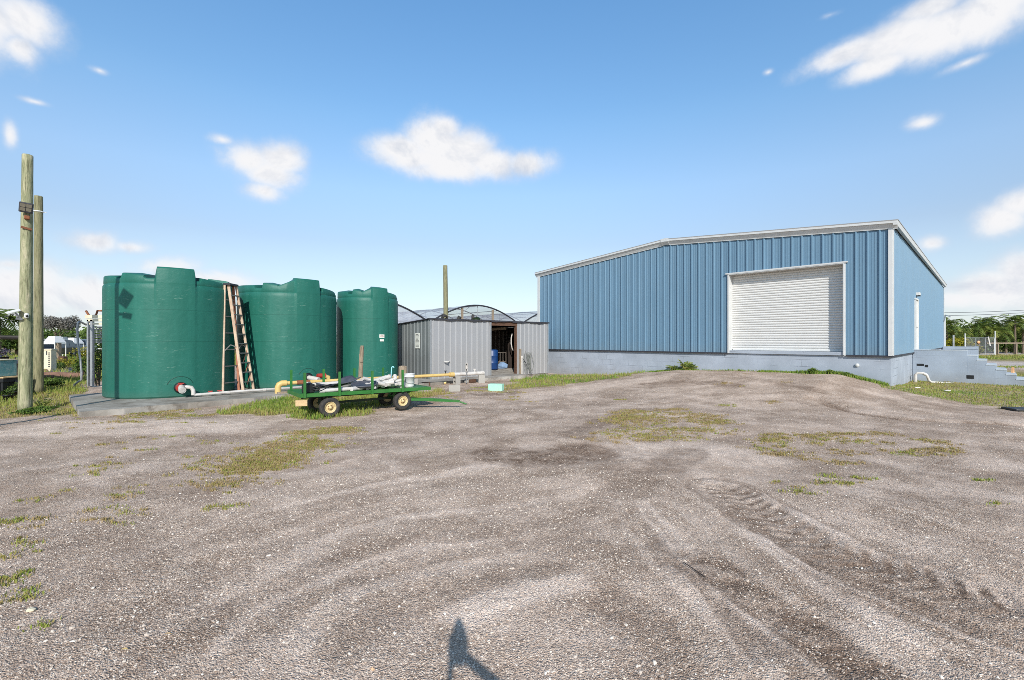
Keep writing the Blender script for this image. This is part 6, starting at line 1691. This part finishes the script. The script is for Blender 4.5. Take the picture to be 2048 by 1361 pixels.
# parked vehicles
def car(loc, rz, mat, label, L_=4.5, h=1.65, w=1.8):
    root = empty('parked_car', loc, label, 'car', rz)
    body = [(-L_/2, .35), (-L_/2, .85), (-L_/2+.15, .98), (-L_*.2, 1.02), (L_*.28, 1.02), (L_/2-.1, .92), (L_/2, .8), (L_/2, .35)]
    mb = MB(); mb.prism(body, -w/2, w/2, 'y'); o = mb.build('body', mat, root)
    b = o.modifiers.new('b', 'BEVEL'); b.width = .06; b.segments = 2
    cab = [(-L_*.40, 1.0), (-L_*.33, h-.05), (-L_*.2, h), (L_*.05, h), (L_*.12, h-.06), (L_*.26, 1.0)]
    vs = [(p[0], -w/2+.04+(p[1]-1)*.18, p[1]) for p in cab]+[(p[0], w/2-.04-(p[1]-1)*.18, p[1]) for p in cab]; n = len(cab)
    mb = MB(); mb.add(vs, [tuple(range(n)), tuple(reversed(range(n, 2*n)))]+[(i, (i+1) % n, (i+1) % n+n, i+n) for i in range(n)]); mb.build('cabin', mat, root)
    for s in (-1, 1):
        mb = MB(); yy = lambda z: s*(w/2-.035-(z-1)*.18+.004)
        for (a, b_, c, d_) in ((-.36, -.16, -.29, -.17), (-.13, .05, -.14, .03), (.08, .22, .06, .09)):
            mb.add([(a*L_, yy(1.04), 1.04), (b_*L_, yy(1.04), 1.04), (d_*L_, yy(h-.14), h-.14), (c*L_, yy(h-.14), h-.14)], [(0, 1, 2, 3)])
        mb.build('window', M['car_glass'], root)
    mb = MB(); mb.add([(L_*.245, -w/2+.12, 1.05), (L_*.245, w/2-.12, 1.05), (L_*.135, w/2-.22, h-.12), (L_*.135, -w/2+.22, h-.12)], [(0, 1, 2, 3)]); o = mb.build('windscreen', M['car_glass'], root); o.location.x = .02
    for xx in (-L_*.3, L_*.31):
        for s in (-1, 1):
            wh = MB(); q = Matrix.Rotation(PI/2, 3, 'X'); wh.lathe([(.2, -.1), (.31, -.1), (.335, -.06), (.335, .06), (.31, .1), (.2, .1)], (xx, s*(w/2-.08), .335), 20, q); wo = wh.build('wheel', M['rubber'], root)
            wh = MB(); wh.lathe([(0, -.07), (.2, -.09), (.2, .09), (0, .07)], (xx, s*(w/2-.08), .335), 16, q); wh.build('rim', M['steel'], wo)
    for s in (-1, 1):
        mb = MB(); mb.box((L_/2, s*(w/2-.25), .82), (.06, .34, .14)); mb.build('headlight', M['white_paint'], root)
        mb = MB(); mb.box((-L_/2, s*(w/2-.2), .85), (.05, .2, .2)); mb.build('tail_light', M['red_valve'], root)
    return root
x, y, _ = at(107, 690, 41.5); car((x, y, 0), -1.2, M['car_dark'], 'dark car parked under the white canopy tent')
x, y, _ = at(147, 690, 51.5); car((x, y, 0), -1.5, M['car_silver'], 'silver car parked facing the yard under the far tent', 4.5, 1.75)
# cream cabinet
x, y, _ = at(97, 743, 23.5)
cb = empty('cream_cabinet', (x, y, gz(x, y)), 'cream panelled cabinet standing on the black weed mat', 'cabinet', .25)
mb = MB(); mb.box((0, 0, .60), (.46, .40, 1.12), bev=.02); mb.build('cabinet_body', M['cream'], cb)
mb = MB(); mb.box((0, 0, 1.18), (.54, .48, .05), bev=.01); mb.build('cabinet_top', M['cream'], cb)
for zz in np.linspace(.3, 1.0, 8): 
    m2 = MB(); m2.box((.15, -.205, zz), (.07, .02, .045)); m2.build('vent_slot', M['dark_trim'], cb)
m2 = MB(); m2.box((.05, -.21, 1.0), (.03, .03, .2)); m2.build('latch', M['dark_trim'], cb)
m2 = MB(); m2.box((-.235, 0, .6), (.03, .36, 1.0)); m2.build('side_panel', M['rust'], cb)
lump('rock', (x+.28, y-.45, gz(x, y)+.06), (.16, .12, .11), M['logwood'], 'brown rock lying at the foot of the cream cabinet', 'rock', 4)
# weed mat, log, wooden posts
mb = MB(); P = [at(84, 734, 30), at(118, 728, 32), at(160, 730, 31), at(162, 742, 25), at(150, 747, 22), at(84, 753, 21.5)]
vs = [(p[0], p[1], gz(p[0], p[1])+.035) for p in P]; mb.add(vs, [tuple(range(len(vs)))]); o = mb.build('weed_mat', M['weedmat']); tag(o, 'grey woven weed mat spread on the grass behind the poles', 'ground cloth')
a = at(70, 758, 18.6); b = at(168, 756, 19.2)
mb = MB(); A_ = Vector((a[0], a[1], gz(a[0], a[1])+.13)); B_ = Vector((b[0], b[1], gz(b[0], b[1])+.13)); mb.tube([A_, A_.lerp(B_, .3)+Vector((0, .05, .02)), A_.lerp(B_, .7), B_], [.17, .18, .16, .14], 14); tag(mb.build('log', M['logwood']), 'reddish brown log lying in the grass behind the second pole', 'log')
x, y, _ = at(117, 712, 30); mb = MB(); mb.box((0, 0, .72), (.20, .20, 1.5)); o = mb.build('wooden_post', M['old_wood']); o.location = (x, y, 0); tag(o, 'square grey post standing before the white tents', 'post')
x, y, _ = at(126, 716, 29); mb = MB(); mb.box((0, 0, .3), (.34, .3, .62), bev=.02); o = mb.build('wooden_box', M['brown_wood']); o.location = (x, y, 0); tag(o, 'small brown box beside the square grey post', 'box')
for i, (px, py, Y, w, h, mt, lb) in enumerate([(112, 733, 25, .5, .45, 'leaf', 'dark weed clump right of the cream cabinet'), (128, 725, 26, 1.1, .6, 'yellowbush', 'yellow green weed clump behind the weed mat'), (162, 735, 21, .55, 1.3, 'yellowbush', 'tall yellow green weeds beside the bent pipe'), (168, 742, 19.5, .4, 1.0, 'leaf', 'tall green weeds before the metal frame'), (100, 768, 15.5, .6, .32, 'leaf', 'bright tall grass clump right of the second pole'), (55, 820, 10.7, .22, .14, 'leaf', 'fern clump at the foot of the nearest pole'), (82, 815, 10.6, .18, .12, 'leaf', 'fern clump just right of the nearest pole foot'), (196, 740, 16.6, .42, 1.55, 'leaf', 'leafy bush growing inside the metal frame')]):
    x = (px-1024)/FPX*Y; r_ = random.Random(800+i)
    bl_ = [(r_.uniform(-w*.5, w*.5), r_.uniform(-.2, .2), h*(.3+.5*r_.random()), w*.4, .3, h*.3) for k in range(6)]
    bush('weed_clump', (x, Y, gz(x, Y)), bl_, 700, .05 if Y > 14 else .035, lb, 'weed', mt, None, seed=700+i)
x, y, _ = at(84, 800, 11.3); V = []; F = []; T = []; rg = random.Random(3)
for k in range(9): frond_geo(V, F, T, (0, 0, 0), k*.9, rg.uniform(.3, .6), 1.3-.3*rg.random(), rg.uniform(.2, .9), 8, .05, .01, rg, .8)
o = np_obj('tall_weed', V, F, M['palm'], T); o.location = (x, y, gz(x, y)); tag(o, 'tall pale weed stalks just right of the nearest pole', 'weed')
# bent grey pipe
P = [at(147.5, 779, 15.5), at(149, 770, 15.4), at(155, 765, 15.4), at(163, 760, 15.4), at(163, 745, 15.4), at(160, 715, 15.4), at(156, 690, 15.4), at(154.5, 660, 15.4), at(156, 647, 15.4), at(158.5, 644, 15.4), at(163, 645, 15.6), at(172, 650, 16.0)]
P = [Vector((p[0], p[1], max(p[2], gz(p[0], p[1])-.02))) for p in P]
mb = MB(); mb.tube(P, .032, 10); tag(mb.build('bent_pipe', M['galv']), 'bent grey metal pipe curving down into the grass left of the frame', 'pipe')
# metal frame house end
fy = 16.2
def fp(px, py, dy=0): return Vector(at(px, py, fy+dy))
fh = empty('greenhouse_end', (at(186, 700, fy)[0], fy, 0), 'grey metal greenhouse frame half hidden behind the nearest tank', 'frame')
def FL_(v): return v-Vector(fh.location)
for (xa, w, lb) in ((177, .055, 'post'), (184.5, .085, 'post')):
    mb = MB(); a, b = fp(xa, 640), fp(xa, 775); mb.bar(FL_(a), FL_(b), w, .08); mb.build('post', M['galv'], fh)
mb = MB(); mb.bar(FL_(fp(182, 776)), FL_(fp(230, 776)), .08, .13); mb.build('sill', M['white_paint'], fh)
mb = MB(); mb.bar(FL_(fp(173, 634)), FL_(fp(232, 634)), .12, .12); mb.bar(FL_(fp(176, 641)), FL_(fp(232, 641)), .08, .08); mb.bar(FL_(fp(180, 648, 0)), FL_(fp(232, 648)), .06, .06); mb.build('eave_beam', M['cream'], fh)
mb = MB(); mb.tube([FL_(fp(172, 622)), FL_(fp(177, 630)), FL_(fp(180, 633)), FL_(fp(192, 631)), FL_(fp(195, 622)), FL_(fp(205, 622))], .035, 8); mb.build('bracket', M['rust'], fh)
mb = MB()
for k in range(7): mb.bar(FL_(fp(190, 655+k*5, .3)), FL_(fp(232, 655+k*5, .3)), .03, .055)
mb.build('louvre', M['galv'], fh)
mb = MB(); mb.tube([FL_(fp(171, 650, .1)), FL_(fp(176, 648, .1)), FL_(fp(179, 652, .1)), FL_(fp(178, 700, .1))], .03, 8); mb.build('drain', M['rust'], fh)

# --- left edge: flat canopy, cart, pots
x, y, z = at(8, 677, 15.5)
cn = empty('flat_canopy', (x, y, 0), 'low flat brown canopy at the left edge', 'canopy')
mb = MB(); mb.box((-.5, 0, 1.70), (2.3, 1.4, .07), bev=.02); mb.prism([(-1.65, 1.735), (.65, 1.735), (.3, 1.80), (-1.3, 1.80)], -.7, .7, 'y'); mb.build('roof', M['brown_canvas'], cn)
for (u, v) in ((.05, -.5), (.05, .5), (-1.4, .5)): m2 = MB(); m2.box((u, v, .83), (.12, .12, 1.7)); m2.build('post', M['old_wood'], cn)
ct = empty('nursery_cart', at(6, 775, 13.3)[:2]+(gz(*at(6, 775, 13.3)[:2]),), 'black wheeled cart with plywood top at the left edge', 'cart')
mb = MB(); mb.box((-.35, 0, .58), (1.5, .7, .03)); mb.build('plywood_top', M['pale_wood'], ct)
mb = MB(); mb.box((-.35, 0, .50), (1.45, .66, .10)); mb.box((-.35, 0, .30), (1.1, .5, .22)); mb.bar((.34, 0, .5), (.55, 0, .2), .05, .05)
for u in (-1.0, .3): mb.box((u, 0, .36), (.06, .6, .3))
mb.build('chassis', M['black'], ct)
for u in (-.85, .02):
    for v in (-.3, .3):
        m2 = MB(); q = Matrix.Rotation(PI/2, 3, 'X'); m2.lathe([(.08, -.05), (.17, -.05), (.185, -.02), (.185, .02), (.17, .05), (.08, .05)], (u, v, .185), 20, q); wo = m2.build('wheel', M['rubber'], ct)
        m2 = MB(); m2.lathe([(0, -.03), (.085, -.045), (.085, .045), (0, .03)], (u, v, .185), 14, q); m2.build('rim', M['rim'], wo)
bx = empty('teal_bin', at(2, 742, 13.3)[:2]+(ct.location.z+.597,), 'teal bin painted with a purple flower on the plywood cart', 'bin')
mb = MB(); mb.box((-.12, 0, .24), (.62, .5, .47), bev=.01); mb.build('bin_body', M['teal'], bx)
mb = MB(); mb.box((-.12, 0, .485), (.66, .54, .03), bev=.01); mb.build('bin_rim', M['cream'], bx)
M['purple'] = simple('purple_paint', srgb(84, 52, 120), .6, var=.15)
mb = MB()
for k in range(6): a = k*PI/3; mb.lathe([(0, 0), (.04, 0), (.04, .004), (0, .004)], (.03+.045*math.cos(a), -.252, .24+.045*math.sin(a)), 10, Matrix.Rotation(PI/2, 3, 'X'))
mb.bar((.03, -.253, .20), (.03, -.253, .06), .004, .02); mb.build('painted_flower', M['purple'], bx)
def pot(px, py, Y, s, zoff, label, mt, seed, potmat='black', n=160):
    x, y, _ = at(px, py, Y); rg = np.random.default_rng(seed)
    root = empty('potted_plant', (x, y, gz(x, y)+zoff), label, 'plant')
    mb = MB(); mb.lathe([(0, 0), (s*.36, 0), (s*.46, s*.6), (s*.5, s*.6), (s*.5, s*.66), (s*.44, s*.66), (s*.42, s*.56), (0, s*.56)], (0, 0, 0), 18); mb.build('pot', M[potmat], root)
    V, F, t = leaf_cloud([(0, 0, s*.95, s*.6, s*.6, s*.45), (s*.25, 0, s*1.2, s*.4, s*.4, s*.35)], n, s*.11, rg); np_obj('foliage', V, F, M[mt], t if mt != 'flower' else rg.uniform(0, 1, len(t)), root)
pot(21, 765, 13.5, .36, .0, 'dark pot of purple and white flowers right of the teal bin', 'flower', 1)
pot(30, 778, 13.2, .30, .0, 'black pot of leafy greenery beside the cart wheel', 'leaf', 2)
pot(25, 735, 17.0, .42, .35, 'tall pot of white flowers under the brown canopy', 'flower', 3)
pot(34, 735, 18.0, .40, .3, 'second pot of white flowers nearer the timber pole', 'flower', 4)
pot(5, 700, 16.0, .36, .85, 'pot of pale blue flowers above the teal bin', 'flower', 5)
pot(16, 778, 12.7, .24, .0, 'small black pot in front of the cart', 'leaf', 6)
x, y, _ = at(27, 735, 17.4); mb = MB(); mb.box((0, 0, .33), (.9, .6, .04)); 
for (u, v) in ((-.4, -.25), (.4, -.25), (.4, .25), (-.4, .25)): mb.box((u, v, .15), (.05, .05, .34))
o = mb.build('low_bench', M['old_wood']); o.location = (x, y, gz(x, y)); tag(o, 'low wooden bench carrying the white flower pots', 'bench')
x, y, _ = at(4, 700, 16.1); mb = MB(); mb.box((0, 0, .82), (.7, .5, .04)); 
for (u, v) in ((-.3, -.2), (.3, -.2), (.3, .2), (-.3, .2)): mb.box((u, v, .4), (.05, .05, .82))
o = mb.build('tall_bench', M['old_wood']); o.location = (x, y, gz(x, y)); tag(o, 'tall wooden stand behind the teal bin', 'stand')
# faint far tree belt so the horizon is not bare
rg = np.random.default_rng(99); bl_ = []
for a in np.radians(np.arange(-75, 75, 1.1)):
    d = 150+rg.uniform(-14, 14); 
    for k in range(2): bl_.append((d*math.sin(a)+rg.uniform(-2, 2), d*math.cos(a), rg.uniform(1.2, 3.0), 3.2, 2.0, rg.uniform(1.6, 2.9)))
V, F, t = leaf_cloud(bl_, 16000, .62, rg); V[:, 2] = np.maximum(V[:, 2], 0)
o = np_obj('distant_trees', V, F, M['leaf'], t*.8); tag(o, 'far off belt of trees along the horizon', 'trees', kind='stuff')

# ---- odds and ends lying on the yard
x, y = G(1382, 1140); mb = MB(); mb.tube([(-.02, .10, .006), (.0, .02, .012), (.025, -.05, .010), (.05, -.11, .006)], .003, 6); o = mb.build('twig', M['black']); o.location = (x, y, gz(x, y)); tag(o, 'thin dark twig lying on the gravel beside the pale tyre lane', 'twig')
o = lump('stone', (G(62, 1222)[0], G(62, 1222)[1], gz(*G(62, 1222))+.006), (.022, .014, .012), M['cream'], 'pale cream stone lying on the gravel at the left edge', 'stone', 5)
x, y = G(248, 1303); mb = MB(); mb.add([(-.02, 0, .004), (0, -.011, .010), (.024, 0, .004), (0, .012, .006)], [(0, 1, 2, 3)]); o = mb.build('fallen_leaf', M['yellow_pipe']); o.location = (x, y, gz(x, y)+.008); tag(o, 'small yellow leaf lying on the gravel at lower left', 'leaf')
x, y = G(335, 1272); mb = MB(); mb.add([(-.02, 0, .004), (0, -.010, .012), (.028, 0, .004), (0, .012, .006)], [(0, 1, 2, 3)]); o = mb.build('fallen_leaf', M['pale_wood']); o.location = (x, y, gz(x, y)+.008); tag(o, 'small tan leaf lying on the gravel right of the yellow leaf', 'leaf')
x, y = G(2040, 823); mb = MB(); mb.box((.35, 0, .03), (1.0, .5, .07), rz=-.3, bev=.02); o = mb.build('rubber_mat', M['black']); o.location = (x, y, gz(x, y)); tag(o, 'black rubber mat on the grass edge at the right side', 'mat')
for i, (px, py, w, lb) in enumerate(((1895, 785, .22, 'pale plastic scrap on the grass below the drain pipe'), (1835, 779, .14, 'small pale scrap on the grass just left of the drain pipe'))):
    x, y = G(px, py); mb = MB(); mb.box((0, 0, .03), (w, .05, .03), rz=.2-i*.5, bev=.008); o = mb.build('plastic_scrap', M['pvc']); o.location = (x, y, gz(x, y)+.02); tag(o, lb, 'scrap')
